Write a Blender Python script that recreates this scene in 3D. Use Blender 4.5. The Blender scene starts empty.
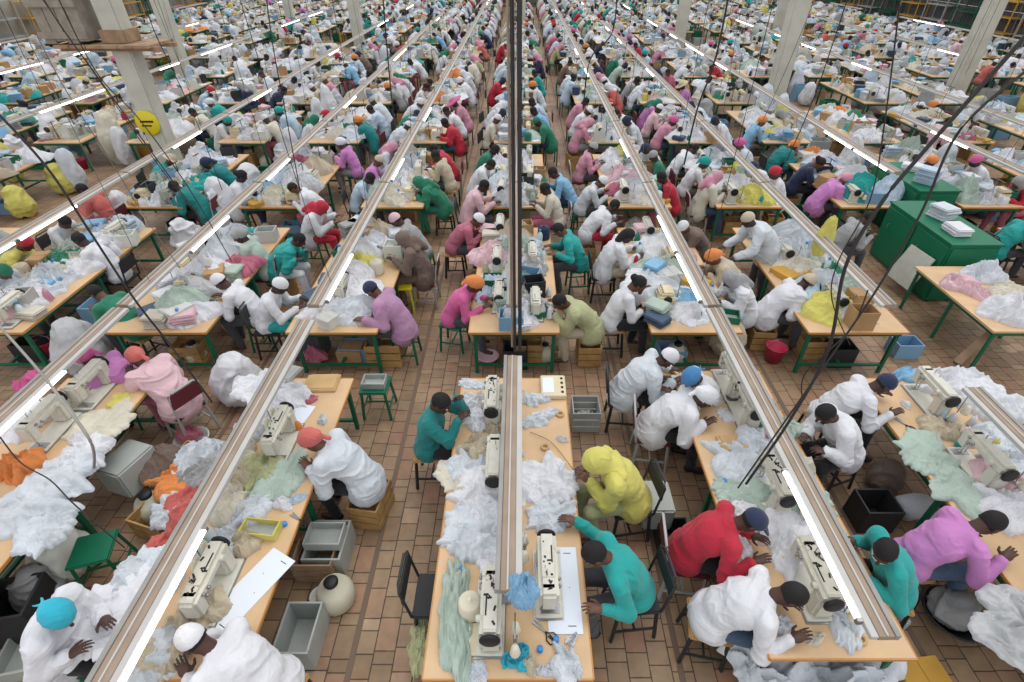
import bpy, bmesh, math, random
import numpy as np
from mathutils import Vector, Matrix, Euler, Quaternion
R = random.Random(11)
C = bpy.context.scene.collection
PI = math.pi
# ------------------------------------------------------------------ camera
F = 525.6; TH = math.radians(37.3); CH = 4.8; PX, PY = 521.0, 341.0
ct, st = math.cos(TH), math.sin(TH)
cd = bpy.data.cameras.new('camera'); cam = bpy.data.objects.new('camera', cd); C.objects.link(cam)
cam.location = (0, 0, CH); cam.rotation_euler = (PI/2-TH, 0, 0)
cd.lens = F*36/1024; cd.shift_x = -9/1024; cd.clip_start = .05; cd.clip_end = 300
bpy.context.scene.camera = cam
def at(px, py, z=.78):
    """world point at height z seen at photo pixel px,py"""
    u, v = (px-PX)/F, (py-PY)/F
    dy, dz = ct - v*st, -st - v*ct
    t = (z-CH)/dz
    return Vector((u*t, dy*t, z))
def proj(p):
    x, y, z = p[0], p[1], CH-p[2]
    zc = y*ct + z*st
    if zc < .1: return None
    return PX+F*x/zc, PY+F*(z*ct-y*st)/zc, zc
def inview(p, m=40):
    q = proj(p)
    return q is not None and -m < q[0] < 1024+m and -m < q[1] < 682+m
# ------------------------------------------------------------------ materials
def lin(c):
    return tuple(((x/255)/12.92 if x/255 <= .04045 else ((x/255+.055)/1.055)**2.4) for x in c)
MATS = {}
def mat(name, rgb, rough=.6, metal=0, var=0, scale=8, bump=0, bscale=30, emit=0, alpha=1, trans=0, rgb2=None, spec=.4, sheen=0):
    if name in MATS: return MATS[name]
    m = bpy.data.materials.new(name); m.use_nodes = True
    nt = m.node_tree; b = nt.nodes['Principled BSDF']
    c = lin(rgb)+(1,)
    b.inputs['Base Color'].default_value = c
    b.inputs['Roughness'].default_value = rough; b.inputs['Metallic'].default_value = metal
    b.inputs['Specular IOR Level'].default_value = spec
    if sheen: b.inputs['Sheen Weight'].default_value = sheen
    if alpha < 1: b.inputs['Alpha'].default_value = alpha
    if trans: b.inputs['Transmission Weight'].default_value = trans
    if emit:
        b.inputs['Emission Color'].default_value = c; b.inputs['Emission Strength'].default_value = emit
    if var or bump or rgb2:
        tc = nt.nodes.new('ShaderNodeTexCoord')
        if var or rgb2:
            n = nt.nodes.new('ShaderNodeTexNoise'); n.inputs['Scale'].default_value = scale; n.inputs['Detail'].default_value = 4
            nt.links.new(tc.outputs['Object'], n.inputs['Vector'])
            rp = nt.nodes.new('ShaderNodeValToRGB')
            rp.color_ramp.elements[0].position = .35; rp.color_ramp.elements[1].position = .65
            rp.color_ramp.elements[0].color = tuple(x*(1-var) for x in c[:3])+(1,)
            rp.color_ramp.elements[1].color = (lin(rgb2)+(1,)) if rgb2 else tuple(min(1, x*(1+var*.6)) for x in c[:3])+(1,)
            nt.links.new(n.outputs['Fac'], rp.inputs['Fac']); nt.links.new(rp.outputs['Color'], b.inputs['Base Color'])
        if bump:
            n2 = nt.nodes.new('ShaderNodeTexNoise'); n2.inputs['Scale'].default_value = bscale; n2.inputs['Detail'].default_value = 5
            n2.inputs['Distortion'].default_value = .6
            nt.links.new(tc.outputs['Object'], n2.inputs['Vector'])
            bp = nt.nodes.new('ShaderNodeBump'); bp.inputs['Strength'].default_value = bump; bp.inputs['Distance'].default_value = .02
            nt.links.new(n2.outputs['Fac'], bp.inputs['Height']); nt.links.new(bp.outputs['Normal'], b.inputs['Normal'])
    MATS[name] = m
    return m
def cloth(name, rgb, var=.12): return mat('cloth_'+name, rgb, .9, var=var, scale=3, bump=.35, bscale=22, sheen=.15)
PAL = dict(white=(214,214,219), white2=(198,204,211), cream=(204,196,176), mint=(166,184,170), pale_blue=(176,198,216), grey=(150,150,150), light_grey=(180,180,182),
  teal=(18,158,152), deep_teal=(12,124,122), green=(28,120,88), pink=(206,136,158), light_pink=(218,176,184), rose=(184,92,114), magenta=(214,84,146),
  red=(196,28,52), yellow=(206,196,84), olive=(170,172,122), navy=(34,44,78), black=(34,32,36), brown=(112,92,80), purple=(176,126,164),
  orange=(226,128,54), blue=(56,124,184), turquoise=(30,178,206), lilac=(200,120,190), sky=(120,176,214), charcoal=(70,70,76), denim=(62,84,112), beige=(190,174,146), coral=(204,92,84))
WORD = {k: k.replace('_', ' ') for k in PAL}; WORD.update(white2='bluish white', rose='rose pink', deep_teal='dark teal')
def soft(v): g = .3*v[0]+.59*v[1]+.11*v[2]; return tuple(x*.84+g*.14+4 for x in v)
CL = {k: cloth(k, soft(v)) for k, v in PAL.items()}
SK = [mat('skin_dark', (74,48,38), .5, var=.08, scale=10), mat('skin_brown', (98,64,48), .5, var=.08, scale=10), mat('skin_deep', (58,40,34), .5, var=.08, scale=10)]
M = dict(
 wood=mat('table_wood', (208,174,134), .5, var=.10, scale=2.5, bump=.05, bscale=60),
 edge=mat('table_edge', (196,138,76), .6), green=mat('green_paint', (14,98,70), .45, var=.1, scale=5),
 dgreen=mat('green_cabinet_paint', (8,106,74), .45, var=.06, scale=3),
 mach=mat('machine_enamel', (206,203,190), .35, var=.08, scale=12), mach2=mat('machine_grey_enamel', (170,172,160), .4, var=.08, scale=12),
 mach3=mat('machine_beige_enamel', (212,198,164), .4, var=.06, scale=9),
 steel=mat('steel', (150,150,150), .35, .8), dsteel=mat('dark_steel', (60,60,62), .5, .5), black=mat('black_plastic', (24,24,26), .5),
 chip=mat('black_marks', (28,26,26), .6), cable=mat('black_cable', (46,42,42), .6), wire=mat('grey_wire', (112,104,98), .6),
 duct=mat('duct_brown', (154,134,116), .6, var=.14, scale=4), duct2=mat('duct_grey', (150,146,140), .5, var=.12, scale=6), tin=mat('white_tin', (186,184,180), .4, var=.05, scale=6),
 tube=mat('lit_tube', (255,250,240), .3, emit=5.0), cone=mat('cone_cream', (218,210,188), .8), card=mat('carton', (176,140,98), .85, var=.1, scale=5),
 crate=mat('crate_wood', (178,140,88), .8, var=.2, scale=6), plank=mat('weathered_plank', (158,130,104), .8, var=.25, scale=5, bump=.3, bscale=20),
 paper=mat('paper', (222,228,238), .9), pink=mat('pink_plastic', (206,60,96), .4), bag=mat('milky_bag', (214,216,206), .35, var=.08, scale=4),
 dark=mat('dark_bin', (42,42,44), .6), wall=mat('wall_paint', (168,162,150), .85, var=.15, scale=1), conc=mat('column_paint', (196,194,182), .8, var=.12, scale=2, bump=.1, bscale=8),
 orange_box=mat('ochre_board', (196,150,62), .7, var=.1, scale=4), yellow=mat('yellow_plastic', (226,206,40), .4), blue=mat('blue_plastic', (60,140,210), .4),
 bluebin=mat('pale_blue_plastic', (120,160,190), .4), kraft=mat('kraft_paper', (194,160,112), .8, var=.1, scale=6), hair=mat('black_hair', (26,22,22), .75, bump=.5, bscale=90),
 metalgrey=mat('painted_grey_metal', (164,168,164), .5, var=.1, scale=4), maroon=mat('maroon_seat', (96,36,44), .6), glassy=mat('clear_plastic', (190,214,206), .25, alpha=.7))
def corr_mat():
    m = mat('corrugated_sheet', (92,90,90), .6); nt = m.node_tree; b = nt.nodes['Principled BSDF']
    tc = nt.nodes.new('ShaderNodeTexCoord'); w = nt.nodes.new('ShaderNodeTexWave'); w.bands_direction = 'Y'; w.inputs['Scale'].default_value = 1.6
    bp = nt.nodes.new('ShaderNodeBump'); bp.inputs['Distance'].default_value = .06
    nt.links.new(tc.outputs['Object'], w.inputs['Vector']); nt.links.new(w.outputs['Fac'], bp.inputs['Height']); nt.links.new(bp.outputs['Normal'], b.inputs['Normal'])
    return m
M['corr'] = corr_mat()
def floor_mat():
    m = bpy.data.materials.new('quarry_tiles'); m.use_nodes = True; nt = m.node_tree; b = nt.nodes['Principled BSDF']; L = nt.links.new
    def mt(op, a, c=None, d=None):
        n = nt.nodes.new('ShaderNodeMath'); n.operation = op
        for i, x in enumerate((a, c, d)):
            if x is None: continue
            if isinstance(x, (int, float)): n.inputs[i].default_value = x
            else: L(x, n.inputs[i])
        return n.outputs[0]
    geo = nt.nodes.new('ShaderNodeNewGeometry'); sp = nt.nodes.new('ShaderNodeSeparateXYZ'); L(geo.outputs['Position'], sp.inputs[0])
    X, Y = sp.outputs[0], sp.outputs[1]
    def wn(a, bb, seed):
        cb = nt.nodes.new('ShaderNodeCombineXYZ'); L(a, cb.inputs[0])
        if bb is not None: L(bb, cb.inputs[1])
        cb.inputs[2].default_value = seed
        w = nt.nodes.new('ShaderNodeTexWhiteNoise'); w.noise_dimensions = '3D'; L(cb.outputs[0], w.inputs[0]); return w.outputs[0]
    w0 = .178
    xc = mt('DIVIDE', X, w0); col = mt('FLOOR', xc); fx = mt('FRACT', xc)
    # supercells of six tiles along Y whose columns start at their own offset
    yo = mt('ADD', mt('DIVIDE', Y, .19), mt('MULTIPLY', wn(col, None, 1.), 1.0))
    row2 = mt('FLOOR', mt('DIVIDE', yo, 2.0)); r = wn(col, row2, 3.)
    split = mt('ADD', mt('MULTIPLY', mt('GREATER_THAN', r, .45), .45), .55)   # joint inside a pair of tiles falls at .55 or 1.0
    fy2 = mt('MULTIPLY', mt('FRACT', mt('DIVIDE', yo, 2.0)), 2.0)
    up = mt('GREATER_THAN', fy2, split)
    d1 = mt('ABSOLUTE', mt('SUBTRACT', fy2, split)); d2 = mt('MINIMUM', fy2, mt('SUBTRACT', 2.0, fy2))
    dy = mt('MULTIPLY', mt('MINIMUM', d1, d2), .19)
    dx = mt('MULTIPLY', mt('MINIMUM', fx, mt('SUBTRACT', 1.0, fx)), w0)
    dd = mt('MINIMUM', dx, dy)
    nz = nt.nodes.new('ShaderNodeTexNoise'); nz.inputs['Scale'].default_value = 9; nz.inputs['Detail'].default_value = 5; L(geo.outputs['Position'], nz.inputs['Vector'])
    dn = mt('ADD', dd, mt('MULTIPLY', mt('SUBTRACT', nz.outputs['Fac'], .5), .006))
    mp = nt.nodes.new('ShaderNodeMapRange'); L(dn, mp.inputs[0]); mp.inputs[1].default_value = .002; mp.inputs[2].default_value = .0065
    tid = wn(col, mt('ADD', mt('MULTIPLY', row2, 2.0), up), 7.)
    rp = nt.nodes.new('ShaderNodeValToRGB'); e = rp.color_ramp.elements
    e[0].color = lin((140,114,88))+(1,); e[1].color = lin((178,152,124))+(1,)
    e2 = e.new(.5); e2.color = lin((160,134,106))+(1,); e3 = e.new(.93); e3.color = lin((158,120,96))+(1,)
    L(tid, rp.inputs[0])
    big = nt.nodes.new('ShaderNodeTexNoise'); big.inputs['Scale'].default_value = 1.1; big.inputs['Detail'].default_value = 6; L(geo.outputs['Position'], big.inputs['Vector'])
    mr = nt.nodes.new('ShaderNodeMapRange'); L(big.outputs['Fac'], mr.inputs[0]); mr.inputs[1].default_value = .3; mr.inputs[2].default_value = .7; mr.inputs[3].default_value = .72; mr.inputs[4].default_value = 1.12
    fine = nt.nodes.new('ShaderNodeMapRange'); L(nz.outputs['Fac'], fine.inputs[0]); fine.inputs[1].default_value = .3; fine.inputs[2].default_value = .7; fine.inputs[3].default_value = .85; fine.inputs[4].default_value = 1.1
    vm = nt.nodes.new('ShaderNodeVectorMath'); vm.operation = 'SCALE'; L(rp.outputs['Color'], vm.inputs[0]); L(mt('MULTIPLY', mr.outputs[0], fine.outputs[0]), vm.inputs['Scale'])
    mx = nt.nodes.new('ShaderNodeMix'); mx.data_type = 'RGBA'; L(mp.outputs[0], mx.inputs[0]); mx.inputs[6].default_value = lin((62,50,40))+(1,); L(vm.outputs[0], mx.inputs[7])
    L(mx.outputs[2], b.inputs['Base Color'])
    b.inputs['Roughness'].default_value = .5; b.inputs['Specular IOR Level'].default_value = .35
    bp = nt.nodes.new('ShaderNodeBump'); bp.inputs['Strength'].default_value = .6; bp.inputs['Distance'].default_value = .004; L(mp.outputs[0], bp.inputs['Height']); L(bp.outputs[0], b.inputs['Normal'])
    return m
# ------------------------------------------------------------------ mesh builder
_bev = {}
class MB:
    def __init__(s): s.v = []; s.f = []; s.mi = []; s.sm = []; s.M = Matrix()
    def add(s, vs, fs, mi=0, sm=False):
        b = len(s.v); s.v.extend(tuple(s.M @ Vector(p)) for p in vs)
        for f in fs: s.f.append(tuple(b+i for i in f)); s.mi.append(mi); s.sm.append(sm)
        return s
    def box(s, c, d, mi=0, bev=0, rz=0, rot=None):
        k = (round(d[0], 4), round(d[1], 4), round(d[2], 4), bev)
        if k not in _bev:
            bm = bmesh.new(); bmesh.ops.create_cube(bm, size=1, matrix=Matrix.Diagonal((d[0], d[1], d[2], 1)))
            if bev: bmesh.ops.bevel(bm, geom=bm.edges[:], offset=bev, segments=2 if bev > .01 else 1, affect='EDGES')
            _bev[k] = ([tuple(v.co) for v in bm.verts], [tuple(v.index for v in f.verts) for f in bm.faces]); bm.free()
        vs, fs = _bev[k]
        m = Matrix.Translation(c) @ (rot.to_4x4() if rot is not None else Matrix.Rotation(rz, 4, 'Z'))
        return s.add([m @ Vector(p) for p in vs], fs, mi)
    def tube(s, pts, r, n=8, mi=0, cap=True, rr=None):
        pts = [Vector(p) for p in pts]; vs = []; fs = []
        up = Vector((0, 0, 1))
        for i, p in enumerate(pts):
            d = (pts[min(i+1, len(pts)-1)]-pts[max(i-1, 0)]).normalized()
            u = up if abs(d.dot(up)) < .95 else Vector((1, 0, 0))
            a = d.cross(u).normalized(); b = a.cross(d).normalized(); q = rr[i] if rr else r
            for k in range(n):
                t = 2*PI*k/n; vs.append(p+a*math.cos(t)*q+b*math.sin(t)*q)
        for i in range(len(pts)-1):
            for k in range(n): fs.append((i*n+k, i*n+(k+1) % n, (i+1)*n+(k+1) % n, (i+1)*n+k))
        s.add(vs, fs, mi, n > 5)
        if cap:
            s.add(vs[:n], [tuple(range(n))[::-1]], mi); s.add(vs[-n:], [tuple(range(n))], mi)
        return s
    def cyl(s, p0, p1, r0, r1=None, n=12, mi=0): return s.tube([p0, p1], r0, n, mi, rr=[r0, r0 if r1 is None else r1])
    def lathe(s, prof, n=16, mi=0, o=(0, 0, 0), axis='Z'):
        vs = []; fs = []
        for r, z in prof:
            for k in range(n):
                t = 2*PI*k/n; p = (r*math.cos(t), r*math.sin(t), z)
                if axis == 'X': p = (p[2], p[0], p[1])
                if axis == 'Y': p = (p[1], p[2], p[0])
                vs.append((p[0]+o[0], p[1]+o[1], p[2]+o[2]))
        for i in range(len(prof)-1):
            for k in range(n): fs.append((i*n+k, i*n+(k+1) % n, (i+1)*n+(k+1) % n, (i+1)*n+k))
        s.add(vs, fs, mi, True)
        return s
    def bar(s, a, b, w, mi=0, h=None):
        a, b = Vector(a), Vector(b); d = b-a; q = d.to_track_quat('Z', 'Y')
        return s.box((a+b)/2, (w, h or w, d.length), mi, 0, rot=q.to_matrix())
    def mesh(s, name, mats):
        me = bpy.data.meshes.new(name); me.from_pydata(s.v, [], s.f)
        me.polygons.foreach_set('material_index', s.mi); me.polygons.foreach_set('use_smooth', s.sm)
        for m in (mats if isinstance(mats, (list, tuple)) else [mats]): me.materials.append(m)
        me.update(); return me
# ------------------------------------------------------------------ noise (numpy)
_rng = np.random.RandomState(5); _P = _rng.rand(64, 64, 64).astype(np.float32)
def noise3(p):
    p = np.asarray(p, np.float32); i = np.floor(p).astype(int); f = p-i; f = f*f*(3-2*f); i &= 63; j = (i+1) & 63
    x0, y0, z0 = i.T; x1, y1, z1 = j.T; fx, fy, fz = f.T
    a = _P[x0, y0, z0]*(1-fx)+_P[x1, y0, z0]*fx; b = _P[x0, y1, z0]*(1-fx)+_P[x1, y1, z0]*fx
    c = _P[x0, y0, z1]*(1-fx)+_P[x1, y0, z1]*fx; d = _P[x0, y1, z1]*(1-fx)+_P[x1, y1, z1]*fx
    return ((a*(1-fy)+b*fy)*(1-fz)+(c*(1-fy)+d*fy)*fz)*2-1
def ridge(p, w=.6):
    q = np.array(p, np.float32); q[:, 0] += w*noise3(q*.7+11); q[:, 1] += w*noise3(q*.7+23); q[:, 2] += w*noise3(q*.7+37)
    return 1-np.abs(noise3(q))*2.2
# ------------------------------------------------------------------ signed distance bodies, meshed with surface nets
class SDF:
    def __init__(s, lo, hi, h):
        s.h = h; s.lo = np.array(lo, float); n = np.ceil((np.array(hi)-s.lo)/h).astype(int)+1
        s.n = n; s.F = np.full(n, .3, np.float32)
        s.ax = [s.lo[i]+h*np.arange(n[i]) for i in range(3)]
    def _sub(s, lo, hi):
        a = np.clip(np.floor((np.array(lo)-s.lo)/s.h).astype(int), 0, s.n-1); b = np.clip(np.ceil((np.array(hi)-s.lo)/s.h).astype(int)+1, a+1, s.n)
        sl = tuple(slice(a[i], b[i]) for i in range(3))
        X = s.ax[0][sl[0]][:, None, None]; Y = s.ax[1][sl[1]][None, :, None]; Z = s.ax[2][sl[2]][None, None, :]
        return sl, X, Y, Z
    def _mix(s, sl, d, k, op):
        A = s.F[sl]
        if op == 'cut': d = -d
        if k > 0:
            hh = np.clip(.5+.5*((d-A) if op == 'add' else (A-d))/k, 0, 1)
            if op == 'add': s.F[sl] = d*(1-hh)+A*hh-k*hh*(1-hh)
            else: s.F[sl] = d*(1-hh)+A*hh+k*hh*(1-hh)
        else: s.F[sl] = np.minimum(A, d) if op == 'add' else np.maximum(A, d)
    def cap(s, a, b, ra, rb=None, k=.02, op='add'):
        rb = ra if rb is None else rb; a = np.array(a, float); b = np.array(b, float); r = max(ra, rb)+k+2.5*s.h
        sl, X, Y, Z = s._sub(np.minimum(a, b)-r, np.maximum(a, b)+r)
        d = b-a; dd = max(d.dot(d), 1e-9)
        t = np.clip(((X-a[0])*d[0]+(Y-a[1])*d[1]+(Z-a[2])*d[2])/dd, 0, 1)
        q = np.sqrt((X-a[0]-t*d[0])**2+(Y-a[1]-t*d[1])**2+(Z-a[2]-t*d[2])**2)-(ra+(rb-ra)*t)
        s._mix(sl, q, k, op); return s
    def ell(s, c, rad, rot=None, k=.02, op='add'):
        c = np.array(c, float); r = max(rad)+k+2.5*s.h
        sl, X, Y, Z = s._sub(c-r, c+r); x, y, z = X-c[0], Y-c[1], Z-c[2]
        if rot is not None:
            m = np.array(rot.to_3x3()).T
            x, y, z = m[0, 0]*x+m[0, 1]*y+m[0, 2]*z, m[1, 0]*x+m[1, 1]*y+m[1, 2]*z, m[2, 0]*x+m[2, 1]*y+m[2, 2]*z
        k0 = np.sqrt((x/rad[0])**2+(y/rad[1])**2+(z/rad[2])**2); k1 = np.sqrt((x/rad[0]**2)**2+(y/rad[1]**2)**2+(z/rad[2]**2)**2)+1e-6
        s._mix(sl, k0*(k0-1)/k1, k, op); return s
    def half(s, p, n, k=.006):
        """remove the side of plane (p, n) that n points to"""
        p = np.array(p, float); n = np.array(n, float); n /= np.linalg.norm(n)
        d = (s.ax[0][:, None, None]-p[0])*n[0]+(s.ax[1][None, :, None]-p[1])*n[1]+(s.ax[2][None, None, :]-p[2])*n[2]
        s._mix((slice(None),)*3, -d, k, 'cut'); return s
    def nets(s):
        Fd = s.F; Fd[0] = Fd[-1] = .3; Fd[:, 0] = Fd[:, -1] = .3; Fd[:, :, 0] = Fd[:, :, -1] = .3
        neg = Fd < 0
        cnt = np.zeros(tuple(x-1 for x in Fd.shape), np.int16); acc = np.zeros(cnt.shape+(3,), np.float32)
        N = cnt.shape
        faces = []
        edges = []
        for ax in range(3):
            a = [slice(None)]*3; b = [slice(None)]*3; a[ax] = slice(0, -1); b[ax] = slice(1, None)
            cr = neg[tuple(a)] != neg[tuple(b)]
            I = np.argwhere(cr); f0 = Fd[tuple(a)][cr]; f1 = Fd[tuple(b)][cr]; t = f0/(f0-f1)
            pos = I.astype(np.float32); pos[:, ax] += t; flip = neg[tuple(a)][cr]
            o1, o2 = [(1, 2), (2, 0), (0, 1)][ax]; quads = []
            for u, v in ((0, 0), (-1, 0), (-1, -1), (0, -1)):
                J = I.copy(); J[:, o1] += u; J[:, o2] += v
                ok = np.all((J >= 0) & (J < N), axis=1)
                Jc = np.clip(J, 0, np.array(N)-1)
                np.add.at(cnt, tuple(Jc[ok].T), 1); np.add.at(acc, tuple(Jc[ok].T), pos[ok]); quads.append(Jc)
            edges.append((quads, flip))
        idx = -np.ones(N, np.int64); act = cnt > 0; idx[act] = np.arange(act.sum())
        V = acc[act]/cnt[act][:, None]*s.h+s.lo
        for quads, flip in edges:
            q = np.stack([idx[tuple(j.T)] for j in quads], 1)
            q[~flip] = q[~flip][:, ::-1]
            faces.append(q)
        return V.astype(np.float32), np.concatenate(faces)
def np_mesh(name, V, Q, mats, smooth=True, mi=None):
    me = bpy.data.meshes.new(name); me.vertices.add(len(V)); me.vertices.foreach_set('co', np.asarray(V, np.float32).ravel())
    me.loops.add(Q.size); me.loops.foreach_set('vertex_index', Q.ravel().astype(np.int32))
    me.polygons.add(len(Q)); me.polygons.foreach_set('loop_start', np.arange(0, Q.size, Q.shape[1], dtype=np.int32))
    if mi is not None: me.polygons.foreach_set('material_index', np.asarray(mi, np.int32))
    for m in (mats if isinstance(mats, (list, tuple)) else [mats]): me.materials.append(m)
    me.update(calc_edges=True); me.validate()
    me.polygons.foreach_set('use_smooth', np.full(len(me.polygons), smooth))
    return me
def vnormals(V, Q):
    a, b, c, d = (V[Q[:, i]] for i in range(4)); n = np.cross(c-a, d-b); out = np.zeros_like(V)
    for i in range(4): np.add.at(out, Q[:, i], n)
    return out/(np.linalg.norm(out, axis=1, keepdims=True)+1e-9)
def relax(V, Q, it=1, w=.5):
    for _ in range(it):
        s = np.zeros_like(V); c = np.zeros(len(V))
        for i in range(4):
            a, b = Q[:, i], Q[:, (i+1) % 4]; np.add.at(s, a, V[b]); np.add.at(s, b, V[a]); np.add.at(c, a, 1); np.add.at(c, b, 1)
        V = V*(1-w)+w*s/c[:, None]
    return V
# ------------------------------------------------------------------ people
def V3(*a): return np.array(a, float)
def nrm(v): return v/(np.linalg.norm(v)+1e-9)
def ik(S, T, a, b, pole):
    d = T-S; L = np.linalg.norm(d); L2 = min(L, (a+b)*.995); u = d/max(L, 1e-6); T = S+u*L2
    x = (a*a-b*b+L2*L2)/(2*L2); h = math.sqrt(max(a*a-x*x, 0)); p = pole-u*pole.dot(u); p = nrm(p)
    return S+u*x+p*h, T
BASE = dict(lean=38, yaw=0, hp=38, hy=0, hr=0, L=(-.13, .47, .815), R=(.13, .47, .815), stand=0, sleeve='long', loose=0, girth=1.0, curl=.5, knee=.13, pole=.32)
def skel(p):
    yaw = math.radians(p['yaw']); Rz = np.array([[math.cos(yaw), -math.sin(yaw), 0], [math.sin(yaw), math.cos(yaw), 0], [0, 0, 1]])
    J = {}; zp = .93 if p['stand'] else .54; P = V3(0, 0, zp); a = math.radians(p['lean'])
    s = lambda t: Rz @ V3(0, math.sin(a*t), math.cos(a*t))
    W = P+.15*s(.45); Cc = W+.17*s(.95); N = Cc+.20*s(1.15); s3 = s(1.15); side = Rz @ V3(1, 0, 0)
    J.update(P=P, W=W, C=Cc, N=N, s3=s3, side=side, s=s)
    for k, q in (('L', -1), ('R', 1)):
        S = N-s3*.035+side*q*.175*p['girth']**.5
        T = V3(*p[k]); E, T = ik(S, T, .29, .255, V3(q*p['pole'], -.25, -.8))
        J['S'+k] = S; J['E'+k] = E; J['W'+k] = T
    hp, hy, hr = (math.radians(p[k]) for k in ('hp', 'hy', 'hr'))
    Hr = (Matrix.Rotation(yaw+hy, 4, 'Z') @ Matrix.Rotation(-hp, 4, 'X') @ Matrix.Rotation(hr, 4, 'Y'))
    up = np.array(Hr.to_3x3() @ Vector((0, 0, 1))); fw = np.array(Hr.to_3x3() @ Vector((0, 1, 0)))
    nd = nrm(s3+up*.8); hc = N+nd*.075+up*.085+fw*.025
    J['H'] = Matrix.Translation(Vector(hc)) @ Hr; J['hc'] = hc; J['up'] = up; J['fw'] = fw
    for k, q in (('L', -1), ('R', 1)):
        if p['stand']: hip = V3(q*.085, 0, zp-.05); kn = V3(q*.1, .03, .5); an = V3(q*.11, -.02+.05*q, .09)
        else: hip = V3(q*.085, .02, zp-.02); kn = V3(q*p['knee'], .42, .53); an = V3(q*p['knee'], .40+.06*q, .1)
        J['hip'+k] = hip; J['kn'+k] = kn; J['an'+k] = an
    return J
def torso(S, J, g, e, k=.03):
    up = lambda t: Vector(tuple(J['s'](t)))
    def rot(t):
        z = up(t); x = Vector(tuple(J['side'])); y = z.cross(x); return Matrix((x, y, z)).transposed()
    S.ell(J['P'], (.155*g+e, .12*g+e, .12+e), None, k); S.ell(J['W'], (.14*g+e, .115*g+e, .14+e), rot(.7), k)
    S.ell(J['C'], (.16*g+e, .118*g+e, .175+e), rot(1.05), k); S.cap(J['SL']*.9+J['SR']*.1, J['SL']*.1+J['SR']*.9, .055+e*.7, .055+e*.7, k)
def build_body(p, h, lod=0, name='body'):
    J = skel(p); g = p['girth']; pts = np.array([J[k] for k in ('P', 'N', 'hc', 'EL', 'ER', 'WL', 'WR', 'knL', 'anL', 'knR', 'anR')])
    lo = pts.min(0)-.24; hi = pts.max(0)+.24; lo[2] = max(lo[2], .0)
    S = SDF(lo, hi, h); torso(S, J, g*.93, -.015)
    H = J['H']; hr = H.to_3x3(); hp_ = lambda x, y, z: np.array(H @ Vector((x, y, z)))
    S.cap(J['N']-J['s3']*.03, hp_(0, -.03, -.055), .058, .052, .03)
    S.ell(hp_(0, -.004, .02), (.075, .096, .098), hr, .02); S.ell(hp_(0, .026, -.055), (.056, .062, .062), hr, .03)
    if not lod:
        S.cap(hp_(0, .088, .015), hp_(0, .112, -.022), .008, .015, .008)                       # nose
        S.cap(hp_(-.02, .092, -.053), hp_(.02, .092, -.053), .007, .007, .004)                 # upper lip
        S.cap(hp_(-.017, .088, -.066), hp_(.017, .088, -.066), .008, .008, .004)
        S.ell(hp_(0, .078, -.1), (.022, .018, .016), hr, .012)                                  # chin
        for q in (-1, 1):
            S.ell(hp_(q*.078, -.005, -.008), (.009, .02, .031), hr, .006)
            S.ell(hp_(q*.032, .1, .006), (.017, .012, .011), hr, .008, 'cut')
            S.cap(hp_(q*.014, .09, .026), hp_(q*.05, .078, .026), .008, .006, .008)
    else:
        S.cap(hp_(0, .08, .01), hp_(0, .105, -.02), .012, .016, .01)
        for q in (-1, 1): S.ell(hp_(q*.078, -.005, -.008), (.012, .02, .03), hr, .008)
    for k, q in (('L', -1), ('R', 1)):
        Sh, E, W = J['S'+k], J['E'+k], J['W'+k]
        S.cap(Sh, E, .05, .041, .02); S.cap(E, W, .041, .027, .015)
        f = nrm(W-E); hd = nrm(f*.7+V3(-q*.12, .35, -.12)); up = nrm(V3(0, 0, 1)-hd*hd[2]); sd = np.cross(hd, up)  # sd points to local right of hand
        up = np.cross(sd, hd)
        th = -q*sd
        rot = Matrix((Vector(sd), Vector(hd), Vector(up))).transposed()
        S.ell(W+hd*.052, (.042, .056, .017), rot, .012)
        S.cap(W-f*.01, W+hd*.03, .026, .024, .012)
        if lod < 2:
            r0 = .0088 if not lod else .011
            for i, (o, ln) in enumerate(((.031, .070), (.011, .080), (-.010, .075), (-.030, .058))):
                b = W+hd*(.094-abs(o)*.2)+th*o; cu = p['curl']*(.55+.12*i); d = hd+th*o*2.2; d = nrm(d); u = up
                for j, fr in enumerate((.45, .32, .23)):
                    d2 = nrm(d*math.cos(cu*(.5+j*.35))-u*math.sin(cu*(.5+j*.35))); u = nrm(u-d2*u.dot(d2)); e2 = b+d2*ln*fr
                    S.cap(b, e2, r0*(1-.08*j), r0*(.92-.08*j), .003); b = e2; d = d2
            b = W+hd*.03+th*.028-up*.004; e2 = b+nrm(hd*.55+th*.8-up*.15)*.042; e3 = e2+nrm(hd*.9+th*.35-up*.2)*.032
            S.cap(b, e2, .0135, .011, .008); S.cap(e2, e3, .0105, .009, .003)
        else: S.cap(W+hd*.08, W+hd*.14-up*.03, .025, .016, .01)
        S.cap(J['hip'+k], J['kn'+k], .07, .05, .02); S.cap(J['kn'+k], J['an'+k], .045, .032, .02)
        S.cap(J['an'+k]-V3(0, .02, .04), J['an'+k]+V3(0, .13, -.05), .032, .028, .015)
    V, Q = S.nets(); V = relax(V, Q, 1, .35)
    return np_mesh(name, V, Q, SK[0]), J
def folds(V, Q, amp, fr=6., seed=0, ax=None):
    n = vnormals(V, Q); q = V*fr+seed*7.3
    a = np.clip(ridge(q*(1.1, 1.1, .42), 1.2), 0, 1)**1.4; b = np.clip(ridge(q*(.8, .8, 2.0)+9, 1.0), 0, 1)**1.4; c = np.clip(ridge(q*2.4+5, .8), 0, 1)
    w = np.clip(noise3(q*.4+3)*1.6+.5, 0, 1)
    return V+n*(amp*(1.15*(a*w+b*(1-w))+.25*c-.4))[:, None]
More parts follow.
